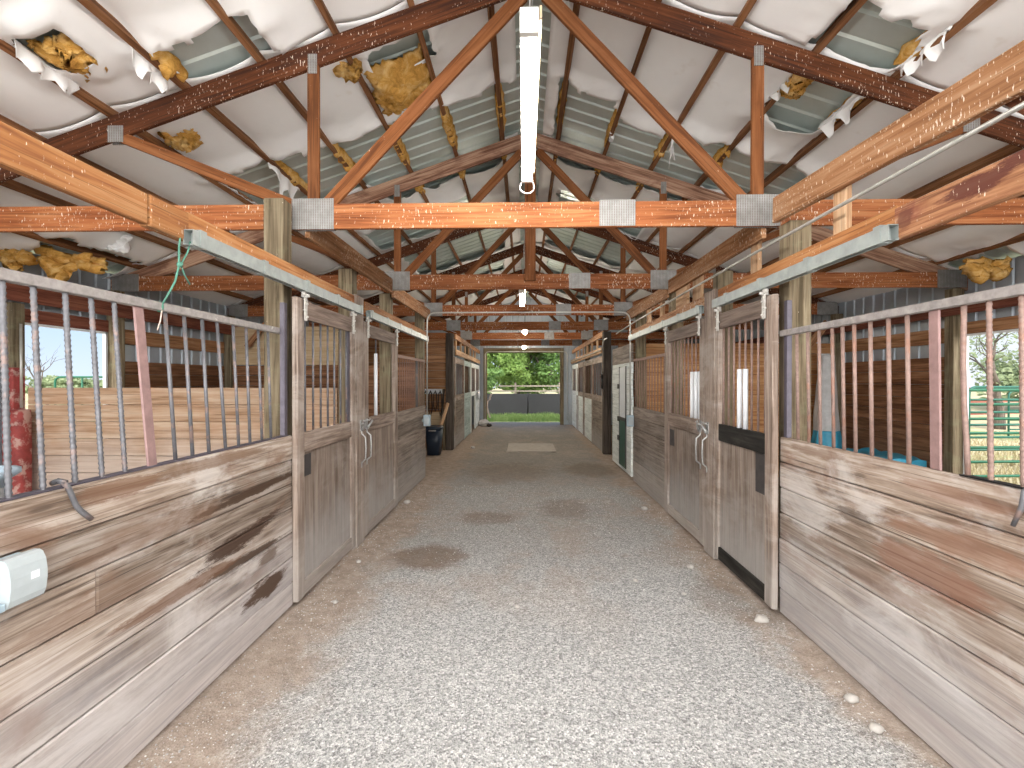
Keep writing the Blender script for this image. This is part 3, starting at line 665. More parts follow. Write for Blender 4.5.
# ------------------------------------------------------------------ posts and beams
def post(x0, x1, y0, y1, z1, label, mat='post', name='timber_post', z0=0, cat='post', group='timber posts'):
    return tag(MB().box(x0, x1, y0, y1, z0, z1).build(name, mat, None, .006), label, cat, group)
post(-1.95, -1.80, 3.625, 3.765, 3.07, 'mossy timber post under the nearest truss on the left, behind the stall bars')
post(-1.95, -1.80, 5.10, 5.245, 2.88, 'mossy timber post behind the meeting of the two near left doors')
post(-1.95, -1.80, 6.56, 6.70, 2.88, 'timber post behind the second truss on the left')
post(-1.95, -1.80, 8.70, 8.85, 3.0, 'timber post at the near edge of the open tack bay')
post(-1.93, -1.75, 12.02, 12.20, 2.88, 'dark timber post at the far edge of the open tack bay', 'post_dark')
post(-1.93, -1.78, 15.9, 16.05, 2.88, 'timber post between the far left stall fronts')
post(1.93, 2.09, 3.615, 3.765, 2.87, 'wide mossy timber post under the nearest truss on the right')
post(1.93, 2.08, 4.93, 5.07, 2.80, 'mossy timber post behind the meeting of the two near right doors')
post(1.93, 2.08, 6.45, 6.60, 2.88, 'timber post behind the second truss on the right')
post(1.93, 2.08, 8.40, 8.55, 2.88, 'timber post at the near end of the white painted wall panel on the right')
post(1.84, 2.02, 11.4, 11.6, 2.85, 'dark timber post at the far side of the narrow right passage', 'post_dark')
post(1.90, 2.05, 15.2, 15.35, 2.88, 'timber post between the far right stall fronts')
for sgn, x in ((-1, XL), (1, XR)):
    sn = 'left' if sgn < 0 else 'right'
    xa, xb = (x + .03, x + .17) if sgn < 0 else (x - .17, x - .03)
    post(xa, xb, 6.24 if sgn < 0 else 6.36, 6.38 if sgn < 0 else 6.50, 2.88, f'pale wall post at the far edge of the {sn} paddock opening')
    post(xa, xb, 8.72, 8.87, 2.88, f'wall post in the far corner of the second stall on the {sn}')
    post(xa, xb, 3.7, 3.85, 2.88, f'wall post beside the first stall on the {sn}')
    gy = MB().box(xa + .0, xa + .038, 2.5, 19.0, 2.53, 2.70) if sgn < 0 else MB().box(xb - .038, xb, 2.5, 19.0, 2.53, 2.70)
    for p in gy.v: p.x += sgn * -.145
    tag(gy.build('eave_girder', 'redbeam', None, .004), f'long red brown girder under the {sn} eaves', 'beam', 'eave girders')
    o0 = OP_L if sgn < 0 else OP_R
    tag(MB().box(x + (.025 if sgn < 0 else -.065), x + (.065 if sgn < 0 else -.025), o0[0] - .1, o0[1] + .04, o0[3] + .002, o0[3] + .15).build('opening_header', 'redbeam' if sgn < 0 else 'girt', None, .004),
        f'wooden header over the {sn} paddock opening', 'beam', 'opening headers')
    tag(MB().box(x + (.025 if sgn < 0 else -.065), x + (.065 if sgn < 0 else -.025), 6.5, 8.70, 2.20, 2.40).build('wall_girt', 'girt', None, .004),
        f'horizontal wall girt on the grey siding of the {sn} second stall', 'girt', 'wall girts')
# headers
def beamx(x0, x1, y0, y1, z0, z1, label, mat='header', name='header_beam', group='header beams above the posts'):
    return kind(tag(MB().box(x0, x1, y0, y1, z0, z1).build(name, mat, None, .005), label, 'beam', group), 'thing')
beamx(-1.745, -1.705, 3.86, 6.33, 2.84, 3.03, 'orange header beam on the left between the first and second trusses')
beamx(-1.745, -1.705, 6.41, 8.88, 2.80, 2.99, 'header beam on the left between the second and third trusses')
beamx(-1.745, -1.705, 12.2, 19.0, 2.75, 2.88, 'header beam above the far left stall fronts')
m = MB().beam((1.868, -.9, 2.725), (1.868, 3.70, 2.968), .042, .186)
tag(m.build('header_beam', 'header', None, .005), 'broad pale header beam in the upper right corner, ending at the nearest gusset plate', 'beam', 'header beams above the posts')
beamx(1.845, 1.885, 3.86, 6.33, 2.81, 2.99, 'orange header beam on the right between the first and second trusses')
beamx(1.845, 1.885, 6.41, 8.88, 2.78, 2.96, 'header beam on the right between the second and third trusses')
beamx(1.845, 1.885, 11.6, 19.0, 2.75, 2.88, 'header beam above the far right stall fronts')
# door track beams and tracks
def tb(x0, x1, y0, y1, z0, z1, label, mat='track_beam'): return beamx(x0, x1, y0, y1, z0, z1, label, mat, 'track_beam', 'door track beams')
tb(-1.755, -1.715, -.6, 2.20, 2.415, 2.555, 'thick orange track beam nearest on the left, above the stall bars')
tb(-1.765, -1.705, 2.205, 2.46, 2.41, 2.555, 'orange end block where the near left track beam stops')
tb(-1.755, -1.715, 2.465, 5.04, 2.43, 2.565, 'orange track beam over the first door on the left')
tb(-1.755, -1.715, 5.26, 8.68, 2.43, 2.565, 'track beam over the second door on the left')
tb(1.815, 1.86, -.6, 2.455, 2.392, 2.545, 'stained orange track beam nearest on the right with dark blotches', 'beam_stained')
tb(1.83, 1.87, 2.46, 4.68, 2.43, 2.565, 'orange track beam over the black railed door on the right')
tb(1.83, 1.87, 4.985, 8.38, 2.43, 2.565, 'pale track beam over the second door on the right', 'header')
def track(x, y0, y1, z, label, s_):
    T = thing('door_track', label, 'door track', (x, y0, z), 'galvanised door tracks')
    m = MB(); m.box(x - .026, x + .026, y0, y1, z + .072, z + .076, 'y'); m.box(x - .026, x - .022, y0, y1, z, z + .072, 'y'); m.box(x + .022, x + .026, y0, y1, z, z + .072, 'y')
    m.box(x - .022, x - .008, y0, y1, z, z + .004, 'y'); m.box(x + .008, x + .022, y0, y1, z, z + .004, 'y'); m.build('rail', 'galv', T)
    for yy in [y0 + .05 + i * .62 for i in range(int((y1 - y0) / .62) + 1)]:
        MB().box(x - .03, x + .03, yy, yy + .05, z - .002, z + .088, 'y').build('bracket', 'galv', T)
TRL, TRR = -1.682, 1.792
track(TRL, 2.42, 4.98, 2.385, 'galvanised track above the first door on the left', -1)
track(TRL, 5.26, 8.45, 2.385, 'galvanised track above the second door on the left', -1)
track(TRR, 2.425, 4.66, 2.385, 'galvanised track above the black railed door on the right', 1)
track(TRR, 5.0, 8.35, 2.385, 'galvanised track above the second door on the right', 1)
# blocks on the right between track beam and header
for (y0, y1, z0, z1, lb) in ((2.93, 3.05, 2.50, 2.86, 'upright block nearest on the right above the near door track'), (4.02, 4.14, 2.55, 2.86, 'upright block on the right just behind the nearest truss'),
                    (5.30, 5.55, 2.5, 2.86, 'wide orange block on the right just past the door meeting post'), (5.75, 6.15, 2.5, 2.84, 'wide pale board block on the right before the second truss'),
                    (6.75, 6.87, 2.5, 2.86, 'narrow upright block on the right just behind the second truss'), (7.45, 7.6, 2.5, 2.86, 'narrow upright block on the right before the conduit loop')):
    tag(MB().box(1.888, 1.926, y0, y1, z0, z1).build('spacer_block', 'block', None, .004), lb, 'block', 'upright blocks above the right track')
tag(MB().beam((-4.95, 8.62, 2.30), (-4.60, 8.62, 2.72), .09, .038, (0, 1, 0)).build('knee_brace', 'girt', None, .003), 'short diagonal brace before the tan plywood in the left second stall', 'brace')
tag(MB().beam((5.25, 8.62, 2.72), (4.92, 8.62, 2.28), .12, .038, (0, 1, 0)).build('knee_brace', 'girt', None, .003), 'short diagonal brace in the far corner of the right second stall', 'brace')
tag(MB().beam((2.02, 1.75, 2.52), (1.94, 1.98, 2.82), .05, .10, (1, 0, 0)).build('cleat', 'rafter', None, .003), 'brown wooden cleat behind the broad header beam at the upper right edge', 'cleat')

# ------------------------------------------------------------------ planks
def planks(mb, axis, c, t, a0, a1, z0, z1, n, splits=()):
    """n boards stacked from z0 to z1 on plane c (thickness t towards +), running along axis from a0 to a1"""
    h = (z1 - z0) / n
    cuts = [a0] + sorted(splits) + [a1]
    for i in range(n):
        off = R.uniform(-.006, .006); za, zb = z0 + i * h + .0024, z0 + (i + 1) * h - .0024
        segs = cuts if (i == 4 and splits) else [a0, a1]
        for p, q in zip(segs[:-1], segs[1:]):
            if axis == 'y': mb.box(c + off, c + t + off, p + .001, q - .001, za, zb, 'y')
            else: mb.box(p + .001, q - .001, c + off, c + t + off, za, zb, 'x')
    return mb
def partition(label, axis, c, a0, a1, z1, n, mat, name='stall_partition', group='stall partitions'):
    return tag(planks(MB(), axis, c, .038, a0, a1, 0, z1, n).build(name, mat, None, .003), label, 'partition', group)
partition('pale boarded partition across the first left stall under the bright opening', 'x', 5.09, -5.28, -1.96, 1.63, 9, 'partition')
partition('dark boarded partition across the second left stall', 'x', 8.74, -5.27, -1.96, 1.98, 11, 'kick')
tag(MB().box(-5.27, -3.35, 8.74, 8.76, 1.99, 2.68).build('plywood_panel', 'ply', None, .002), 'tan plywood panel above the dark partition of the left second stall', 'panel')
partition('orange boarded partition across the far end of the right double stall', 'x', 8.72, 2.09, 5.42, 2.36, 13, 'orange_board')
partition('orange boarded wall at the back of the open tack bay', 'x', 12.24, -5.27, -1.94, 2.75, 14, 'girt')
partition('boarded wall beyond the white panel on the right', 'x', 10.45, 2.0, 5.42, 2.5, 13, 'kick')
partition('dark kick boards on the outer wall of the left second stall', 'y', XL + .03, 6.40, 8.70, 1.97, 11, 'kick', 'kick_boards', 'kick boards')
partition('dark brown kick boards on the outer wall of the right second stall', 'y', XR - .07, 6.52, 8.70, 2.02, 11, 'kick', 'kick_boards', 'kick boards')
partition('kick boards on the outer wall of the first left stall', 'y', XL + .03, 1.0, 3.68, 1.6, 9, 'kick', 'kick_boards', 'kick boards')
partition('kick boards on the outer wall of the first right stall', 'y', XR - .07, 1.0, 3.68, 1.6, 9, 'kick', 'kick_boards', 'kick boards')

# ------------------------------------------------------------------ near stall fronts with bars
CAP = 1.292
F = thing('stall_enclosure', 'weathered board stall front nearest on the left with ribbed steel bars and plastic outlet', 'stall front', (-1.77, 1.5, 0), 'boarded stall fronts')
planks(MB(), 'y', -1.79, .038, -.9, 3.665, .0, CAP, 7, (1.965,)).build('plank_wall', 'board_left', F, .007)
MB().box(-1.80, -1.755, -.9, 3.615, CAP, CAP + .006).build('base_angle', 'angle', F)
xt = -1.82; zt = 2.05
MB().box(xt - .02, xt + .02, -.9, 3.625, zt, zt + .042).build('top_rail', 'rail_top', F, .003)
for yb, y in ((1.41, 1.43), (1.53, 1.55), (1.643, 1.667), (1.764, 1.775), (1.893, 1.902), (2.017, 2.018), (2.136, 2.134)):
    MB().rebar((-1.775, yb, CAP), (xt, y, zt), .0098).build('bar', 'steel', F)['label'] = 'ribbed steel bar'
MB().beam((-1.775, 2.294, CAP), (xt, 2.269, zt), .012, .055, (0, 1, 0)).build('flat_bar', 'flat_bar', F, .002)
for yb, y in ((2.452, 2.443), (2.581, 2.582), (2.717, 2.729), (2.871, 2.864), (3.005, 3.024), (3.131, 3.167), (3.276, 3.312), (3.394, 3.44)):
    MB().tube([(-1.775, yb, CAP), (xt, y, zt)], .0095, 8).build('bar', 'steel', F)
MB().box(-1.80, -1.765, 3.57, 3.613, CAP + .006, 2.28).build('corner_angle', 'angle', F, .002)
F = thing('stall_enclosure', 'weathered board stall front nearest on the right with pinkish rusty bars', 'stall front', (1.9, 1.5, 0), 'boarded stall fronts')
planks(MB(), 'y', 1.878, .038, -.9, 3.645, .0, CAP, 7, ()).build('plank_wall', 'board_right', F, .007)
xt = 1.885; zt = 2.025
MB().box(xt - .02, xt + .02, -.9, 3.63, zt, zt + .042).build('top_rail', 'rail_top', F, .003)
MB().box(1.878, 1.916, 1.15, 2.16, CAP, CAP + .006).build('base_angle', 'black', F)
for y in (1.50, 1.63, 1.77, 1.905, 2.036):
    MB().rebar((1.897, y, CAP), (xt, y, zt), .0098).build('bar', 'rust', F)['label'] = 'rusty ribbed bar'
MB().tube([(1.897, 2.139, CAP), (1.903, 2.152, 1.42), (1.905, 2.168, 1.60), (1.898, 2.166, 1.78), (1.89, 2.155, 1.95), (xt, 2.149, zt)], .0105, 8).build('bar', 'rust', F)['label'] = 'bar bent near its foot'
MB().beam((1.897, 2.301, CAP), (xt, 2.30, zt), .012, .055, (0, 1, 0)).build('flat_bar', 'flat_bar', F, .002)
for y in (2.46, 2.585, 2.717, 2.848, 2.95, 3.047, 3.181, 3.307, 3.437):
    MB().tube([(1.897, y, CAP), (xt, y, zt)], .0105, 8).build('bar', 'rust', F)
MB().box(1.885, 1.92, 3.56, 3.602, CAP + .001, 2.28).build('corner_angle', 'angle', F, .002)

# second stall fronts
def front2(label, side, x, y0, y1, nb, ztop, mat):
    F = thing('stall_enclosure', label, 'stall front', (x, (y0 + y1) / 2, 0), 'boarded stall fronts')
    planks(MB(), 'y', x - (.038 if side < 0 else 0), .038, y0, y1, 0, 1.27, 7).build('plank_wall', mat, F, .003)
    xx = x - .019 if side < 0 else x + .019
    MB().box(xx - .018, xx + .018, y0, y1, ztop, ztop + .04).build('top_rail', 'thinrust', F)
    for i in range(nb):
        y = y0 + (y1 - y0) * (i + .5) / nb; b_ = (i == int(nb * .68) and side < 0)
        o = MB().tube([(xx, y, 1.27), (xx, y, ztop)], .008 if not b_ else .016, 6).build('bar', 'steel' if b_ else 'thinrust', F)
        if b_: o['label'] = 'thick pale bar'
front2('grey boarded stall front between the second left door and the tack bay', -1, -1.75, 6.60, 8.66, 15, 2.03, 'board_grey')
front2('grey boarded stall front between the second right door and the white panel', 1, 1.86, 6.39, 8.40, 13, 2.03, 'board_grey')

# ------------------------------------------------------------------ sliding doors
def hanger(T, x, y, zt):
    s_ = .012 if x > 0 else -.012
    h = thing_child('hanger', T, MB().box(x - .004, x + .004, y - .022, y + .022, zt - .17, zt + .01).box(x - .03, x + .03, y - .012, y + .012, zt + .01, zt + .03).tube([(x, y, zt + .02), (x, y, zt + .062)], .008, 8), 'hanger')
    for dz in (-.14, -.09, -.04):
        MB().tube([(x - .014, y + (.012 if dz != -.09 else -.012), zt + dz), (x + .014, y + (.012 if dz != -.09 else -.012), zt + dz)], .008, 6).build('bolt', 'hanger', h)
    MB().tube([(x - .012, y - .03, zt + .036), (x + .012, y - .03, zt + .036)], .02, 10).build('roller', 'hanger', h)
    return h
def thing_child(name, T, mb, mat): return mb.build(name, mat, T)
def door(label, side, y0, y1, nbars, black=False, sleeves=(), patch=None, far_stile=.13, near_stile=.115, ztop=2.335, bars=None):
    xo = -1.70 if side < 0 else 1.81                       # aisle face
    xi = xo + side * .045; xa, xb = min(xo, xi), max(xo, xi)
    T = thing('sliding_stall_door', label, 'stall door', ((xa + xb) / 2, (y0 + y1) / 2, .03), 'sliding stall doors')
    zb = .03
    MB().box(xa, xb, y0, y0 + near_stile, zb, ztop).build('stile', 'door_frame', T, .005)
    MB().box(xa, xb, y1 - far_stile, y1, zb, ztop).build('stile', 'door_frame', T, .005)
    a, b_ = y0 + near_stile, y1 - far_stile; e = .004
    MB().box(xa + e, xb - e, a, b_, ztop - .15, ztop - .01).build('top_rail', 'door_top', T, .004)
    o = MB().box(xa + e, xb - e, a, b_, 1.145, 1.30).build('mid_rail', 'black_rail' if black else 'door_frame', T, .004)
    o2 = MB().box(xa + e, xb - e, a, b_, zb + .005, .15).build('bottom_rail', 'black_rail' if black else 'door_frame', T, .004)
    if black: o['label'] = 'black painted middle rail'; o2['label'] = 'black painted bottom rail'
    xm = (xa + xb) / 2 + side * .008
    MB().box(xm - .006, xm + .006, a, b_, .15, 1.145, 'z').build('panel', 'door_panel', T)
    ys = bars if bars else [a + (b_ - a) * (i + .5) / nbars for i in range(nbars)]
    for i, y in enumerate(ys):
        if i in sleeves:
            MB().tube([(xm, y, 1.30), (xm, y, 1.80 if side > 0 else 2.02)], .021, 10).build('bar_sleeve', 'pvc', T)['label'] = 'white plastic pipe over a bar'
        MB().tube([(xm, y, 1.30), (xm, y, ztop - .15)], .0095, 8).build('bar', 'rust' if side > 0 else 'steel', T)
    if patch:
        px = xm - side * .0075
        o = MB().box(px - .0015, px + .0015, patch[0], patch[1], patch[2], patch[3], 'z').build('patch_plate', 'dark_patch', T); o['label'] = 'dark metal patch plate'
    tx = xo - side * .012
    for y in (y0 + .10, y1 - .10): hanger(T, TRL if side < 0 else TRR, y, ztop)
    return T, xo
M['dark_patch'] = plain('dark_patch', (.07, .062, .062), .55, .2, .3, 20)
def pull(T, xo, side, y, z0, z1):
    o = -side
    m = MB().tube([(xo + o * .004, y, z0), (xo + o * .005, y, z0 + .05), (xo + o * .045, y, z0 + .085), (xo + o * .05, y, (z0 + z1) / 2), (xo + o * .045, y, z1 - .085), (xo + o * .005, y, z1 - .05), (xo + o * .004, y, z1)], .0085, 8)
    return m.build('handle', 'latch', T)
def latch(T, xo, side, y, z, d):
    o = -side
    m = MB(); m.box(min(xo, xo + o * .008), max(xo, xo + o * .008), y - .03, y + .03, z - .055, z + .055)
    m.tube([(xo + o * .015, y - .01 * d, z - .05), (xo + o * .03, y, z - .02), (xo + o * .045, y + .02 * d, z + .01), (xo + o * .05, y + .05 * d, z + .03), (xo + o * .035, y + .075 * d, z + .02)], [.016, .014, .012, .011, .008], 8)
    m.tube([(xo + o * .02, y - .05 * d, z + .045), (xo + o * .04, y - .02 * d, z + .04), (xo + o * .04, y + .02 * d, z + .05)], .009, 8)
    return m.build('latch', 'latch', T)
A, xo = door('grey sliding stall door first on the left with seven steel bars', -1, 3.64, 4.905, 7, patch=(3.79, 3.92, .95, 1.12), far_stile=.10)
m = MB().box(-1.745, -1.72, 4.755, 4.80, 1.30, 2.185).build('edge_angle', 'angle', A)
B, xo = door('grey sliding stall door second on the left with one white pipe', -1, 5.165, 6.57, 1, sleeves=(0,), bars=[5.68], near_stile=.16, far_stile=.15)
pull(B, xo, -1, 5.25, .80, 1.20); latch(B, xo, -1, 5.24, 1.24, 1)
D1, xo = door('sliding stall door first on the right with black painted rails and white bar sleeves', 1, 3.615, 4.69, 8, black=True, sleeves=(3, 4), patch=(3.74, 3.92, .83, 1.14), far_stile=.07)
D2, xo = door('grey sliding stall door second on the right with three white bar sleeves', 1, 4.975, 6.36, 9, sleeves=(0, 1, 2), patch=(6.02, 6.20, .90, 1.10), near_stile=.13, far_stile=.14)
pull(D2, xo, 1, 5.06, .80, 1.20); latch(D2, xo, 1, 5.06, 1.24, -1)
for side, x0, x1, y0, y1, lb in ((-1, -1.765, -1.695, 4.915, 5.15, 'grey meeting post with latch between the two near left doors'), (1, 1.805, 1.875, 4.70, 4.96, 'grey brown meeting post with latch between the two near right doors')):
    T = thing('meeting_post', lb, 'post', ((x0 + x1) / 2, (y0 + y1) / 2, 0), 'meeting posts')
    MB().box(x0, x1, y0, y1, 0, 2.575).build('board', 'door_frame', T, .005)
    xo = x1 if side < 0 else x0
    pull(T, xo, side, y1 - .09, .80, 1.20); latch(T, xo, side, y1 - .10, 1.24, -1 if side < 0 else 1)

# ------------------------------------------------------------------ far stall fronts
def far_front(label, side, y0, y1, kinds):
    x = -1.74 if side < 0 else 1.86
    F = thing('stall_enclosure', label, 'stall front', (x, (y0 + y1) / 2, 0), 'boarded stall fronts')
    xa, xb = (x - .04, x) if side < 0 else (x, x + .04)
    y = y0
    for (w, low_mat, fr) in kinds:
        a, b_ = y, y + w; y += w
        if low_mat: planks(MB(), 'y', xa, .04, a + .01, b_ - .01, .02, 1.22, 7).build('board_panel', low_mat, F)
        if fr:
            m = MB(); m.box(xa - .006, xb + .006, a, a + .10, 0.0, 2.3); m.box(xa - .006, xb + .006, b_ - .10, b_, 0.0, 2.3); m.box(xa - .005, xb + .005, a + .1, b_ - .1, 2.15, 2.3); m.box(xa - .005, xb + .005, a + .1, b_ - .1, 1.20, 1.34)
            m.build('panel_frame', fr, F)
            for i in range(5):
                yy = a + .14 + (w - .28) * i / 4; MB().tube([((xa + xb) / 2, yy, 1.34), ((xa + xb) / 2, yy, 2.15)], .009, 6).build('bar', 'thinrust', F)
far_front('wood and pale green far stall front on the left past the tack bay', -1, 12.3, 15.85, [(1.9, 'board_grey', 'door_frame'), (1.65, 'pale_green', 'pale_green')])
far_front('last stall front on the left beside the open doorway', -1, 16.1, 19.0, [(1.45, None, 'white_board'), (1.45, 'white_board', 'white_board')])
far_front('white painted far stall front on the right with dark wood door', 1, 11.65, 15.15, [(1.75, 'board_grey', 'door_frame'), (1.75, 'white_board', 'door_frame')])
far_front('last white stall front on the right beside the open doorway', 1, 15.4, 19.0, [(1.5, 'white_board', 'door_frame'), (.6, 'board_grey', 'white_board'), (1.5, 'white_board', 'white_board')])
for side, x in ((-1, -1.70), (1, 1.82)):
    sn = 'left' if side < 0 else 'right'
    beamx(min(x, x + side * .04), max(x, x + side * .04), 12.3 if side < 0 else 11.65, 19.0, 2.36, 2.50, f'pale track beam above the far {sn} stall fronts', 'block', 'track_beam', 'door track beams')
    for i, y in enumerate((12.6, 13.6, 14.6, 15.6, 16.6, 17.6)):
        tag(MB().box(min(x + side * .05, x + side * .09), max(x + side * .05, x + side * .09), y, y + .12, 2.36, 2.75).build('spacer_block', 'block'), f'{ORD[i]} small upright block above the far {sn} stall fronts', 'block', f'upright blocks above the far {sn} track')

# white painted panel on the right with green strip
P = thing('painted_panel', 'tall white washed board panel on the right with a dark green hatch strip', 'wall panel', (1.88, 9.45, 0))
planks(MB(), 'y', 1.862, .04, 8.56, 10.36, .03, 2.03, 10).build('board_panel', 'white_board', P, .003)
planks(MB(), 'y', 1.862, .04, 8.56, 10.36, 2.03, 2.36, 2).build('top_boards', 'board_grey', P, .003)
MB().box(1.845, 1.857, 8.95, 9.52, .10, .95, 'z').build('hatch_lower', 'dark_green', P)['label'] = 'dark green lower hatch leaf'
MB().box(1.845, 1.857, 8.95, 9.52, 1.02, 1.95, 'z').build('hatch_upper', 'pvc', P)['label'] = 'white upper hatch leaf'
m = MB()
for (a, b_, c, d) in ((8.93, 8.955, .10, 1.97), (9.515, 9.54, .10, 1.97)): m.box(1.838, 1.857, a, b_, c, d)
m.box(1.838, 1.857, 8.93, 9.54, .955, 1.015); m.build('hatch_frame', 'dark_patch', P)
for z in (.55, .92, 1.55): MB().box(1.836, 1.857, 9.50, 9.70, z, z + .09, 'y').build('hinge', 'black', P)
T = thing('hanging_halter', 'black halter hanging on the dark post beside the narrow right passage', 'halter', (1.80, 11.4, 1.55))
MB().tube([(1.832, 11.46, 1.75), (1.81, 11.44, 1.84), (1.80, 11.5, 1.86), (1.825, 11.52, 1.75), (1.815, 11.49, 1.55), (1.82, 11.44, 1.52), (1.832, 11.46, 1.75)], .022, 8).build('strap', 'black', T)
MB().tube([(1.838, 11.48, 1.87), (1.80, 11.48, 1.86)], .008, 6).build('hook', 'latch', T)

# ------------------------------------------------------------------ strip lights and bulbs
def strip(label, x, y0, y1, z, chains=True, loop=False):
    T = thing('strip_light', label, 'light', (x, (y0 + y1) / 2, z), 'ceiling lights along the ridge')
    MB().box(x - .04, x + .04, y0, y1, z + .035, z + .075).build('housing', 'housing', T, .004)
    MB().box(x + .043, x + .053, y0, y1, z + .03, z + .078).build('reflector_edge', 'tan_trim', T)
    MB().tube([(x, y0 + .03, z), (x, y1 - .03, z)], .032, 12).build('tube', 'tube', T)
    for y in (y0, y1 - .03): MB().box(x - .04, x + .04, y, y + .03, z - .034, z + .036).build('end_cap', 'housing', T)
    if chains:
        for y in (y0 + .1, y1 - .1): MB().tube([(x, y, z + .07), (XC, y, MET0 - .01)], .004, 6).build('chain', 'latch', T)
    if loop:
        pts = [(x + .05 * math.sin(a) * (1 - .3 * math.cos(a)), y1 - .01, z - .0 - .055 + .06 * math.cos(a)) for a in [i * 2 * math.pi / 14 for i in range(15)]]
        MB().tube(pts, .005, 6).build('cord', 'housing', T)
strip('long lit strip light hanging along the ridge before the nearest truss', .022, 2.05, 3.60, 3.185, True, True)
strip('short lit strip light hanging below the third truss', -.03, 6.7, 7.9, 2.93)
def bulb(label, x, y, z):
    T = thing('bulb_light', label, 'light', (x, y, z), 'ceiling lights along the ridge')
    MB().lump((x, y, z), (.055, .055, .065), 0, 1, 0, 3).build('bulb', 'bulb', T)
    MB().tube([(x, y, z + .05), (x, y, z + .12)], .03, 10).build('socket', 'housing', T)
    MB().tube([(x, y, z + .12), (XC, y, MET0 - .02)], .004, 6).build('cord', 'black', T)
strip('added fill strip light high over the barn entrance, out of view', .035, -.75, .75, 3.165)  # unseen fixture added as fill light for the near end
bulb('bare bulb glowing below the fourth truss', .02, 12.0, 2.90)
bulb('bare bulb glowing close to the far doorway', 0.0, 16.9, 2.86)

# ------------------------------------------------------------------ conduits, outlets, hooks
def arc(pts_corner, r, n=6):
    """rounded polyline"""
    P = [Vector(p) for p in pts_corner]; out = [P[0]]
    for a, b_, c in zip(P[:-2], P[1:-1], P[2:]):
        d0 = (a - b_).normalized(); d1 = (c - b_).normalized()
        for i in range(n + 1):
            t = i / n; out.append((b_ + d0 * r) * (1 - t) ** 2 + b_ * 2 * t * (1 - t) + (b_ + d1 * r) * t * t)
    return out + [P[-1]]
T = thing('conduit_loop', 'thin grey conduit loop crossing the aisle with an outlet box at each end', 'conduit', (.08, 8.36, .9))
MB().tube(arc([(-1.66, 8.36, 1.12), (-1.66, 8.36, 2.87), (1.80, 8.36, 2.87), (1.80, 8.36, 1.12)], .16), .012, 8).build('pipe', 'conduit', T)
for x in (-1.66, 1.80):
    b_ = MB().box(x - .055, x + .055, 8.31, 8.40, .93, 1.12).build('outlet_box', 'outlet_blue', T, .006)
    MB().box(x - .04, x + .04, 8.29, 8.31, .96, 1.09).build('cover', 'outlet_clear', b_, .004)
    MB().box(-1.75 if x < 0 else x + .055, x - .055 if x < 0 else 1.86, 8.33, 8.38, 1.0, 1.05).build('mounting_arm', 'galv', T)
T = thing('conduit_loop', 'far thin conduit framing the open doorway', 'conduit', (.0, 18.9, .9))
MB().tube(arc([(-1.50, 18.9, .2), (-1.50, 18.9, 2.83), (1.66, 18.9, 2.83), (1.66, 18.9, .2)], .16), .014, 8).build('pipe', 'conduit', T)
tag(MB().tube([(1.80, -.8, 2.70), (1.80, 1.5, 2.695), (1.80, 3.5, 2.70), (1.80, 5.5, 2.69), (1.795, 8.0, 2.66), (1.80, 9.6, 2.62)], .011, 8).build('conduit', 'conduit'), 'long thin conduit running along the right side under the header beam', 'conduit')
T = thing('conduit_fitting', 'grey conduit elbow box at the upper right edge of the picture', 'conduit', (1.84, 1.66, 2.69))
MB().box(1.80, 1.838, 1.55, 1.74, 2.725, 2.81).build('box', 'outlet_blue', T, .005)
MB().tube([(1.81, 1.76, 2.70), (1.81, 1.68, 2.715), (1.81, 1.62, 2.73)], .016, 8).build('elbow', 'conduit', T)
tag(MB().tube(arc([(1.78, 10.6, 2.62), (1.78, 11.0, 2.62), (1.78, 11.3, 2.42), (1.78, 12.2, 2.42), (1.78, 18.8, 2.44)], .1), .013, 8).build('conduit', 'conduit'), 'far conduit with a step in it along the right stall fronts', 'conduit')
# weatherproof outlet on the near left wall
T = thing('outlet_cover', 'weatherproof outlet with cloudy plastic lid on the near left boards', 'electrical outlet', (-1.74, 1.70, .93), None)
MB().box(-1.752, -1.715, 1.45, 1.65, .945, 1.11).build('base_box', 'outlet_blue', T, .008)
m = MB()
prof = [(0, .0), (.022, .0), (.036, .008), (.045, .03), (.050, .07), (.050, .10), (.045, .135), (.034, .158), (.022, .165), (0, .165)]
y0, y1 = 1.545, 1.668
for i in range(len(prof)):
    a, b_ = prof[i], prof[(i + 1) % len(prof)]
    m.quad([(-1.714 + a[0], y0, .95 + a[1]), (-1.714 + b_[0], y0, .95 + b_[1]), (-1.714 + b_[0], y1, .95 + b_[1]), (-1.714 + a[0], y1, .95 + a[1])], [(0, 0)] * 4)
for y in (y0, y1): m.quad([(-1.714 + a, y, .95 + z) for a, z in (prof if y == y0 else prof[::-1])], [(0, 0)] * len(prof))
m.build('lid', 'outlet_clear', T, .006)
MB().box(-1.666, -1.6635, 1.61, 1.64, 1.03, 1.055, 'y').build('sticker', 'pvc', T)
MB().box(-1.712, -1.675, 1.48, 1.54, .955, .98, 'y').build('hinge_tab', 'outlet_blue', T, .003)
for z in (1.0, 1.05): MB().box(-1.715, -1.708, 1.49, 1.53, z, z + .03, 'y').build('socket', 'pvc', T)
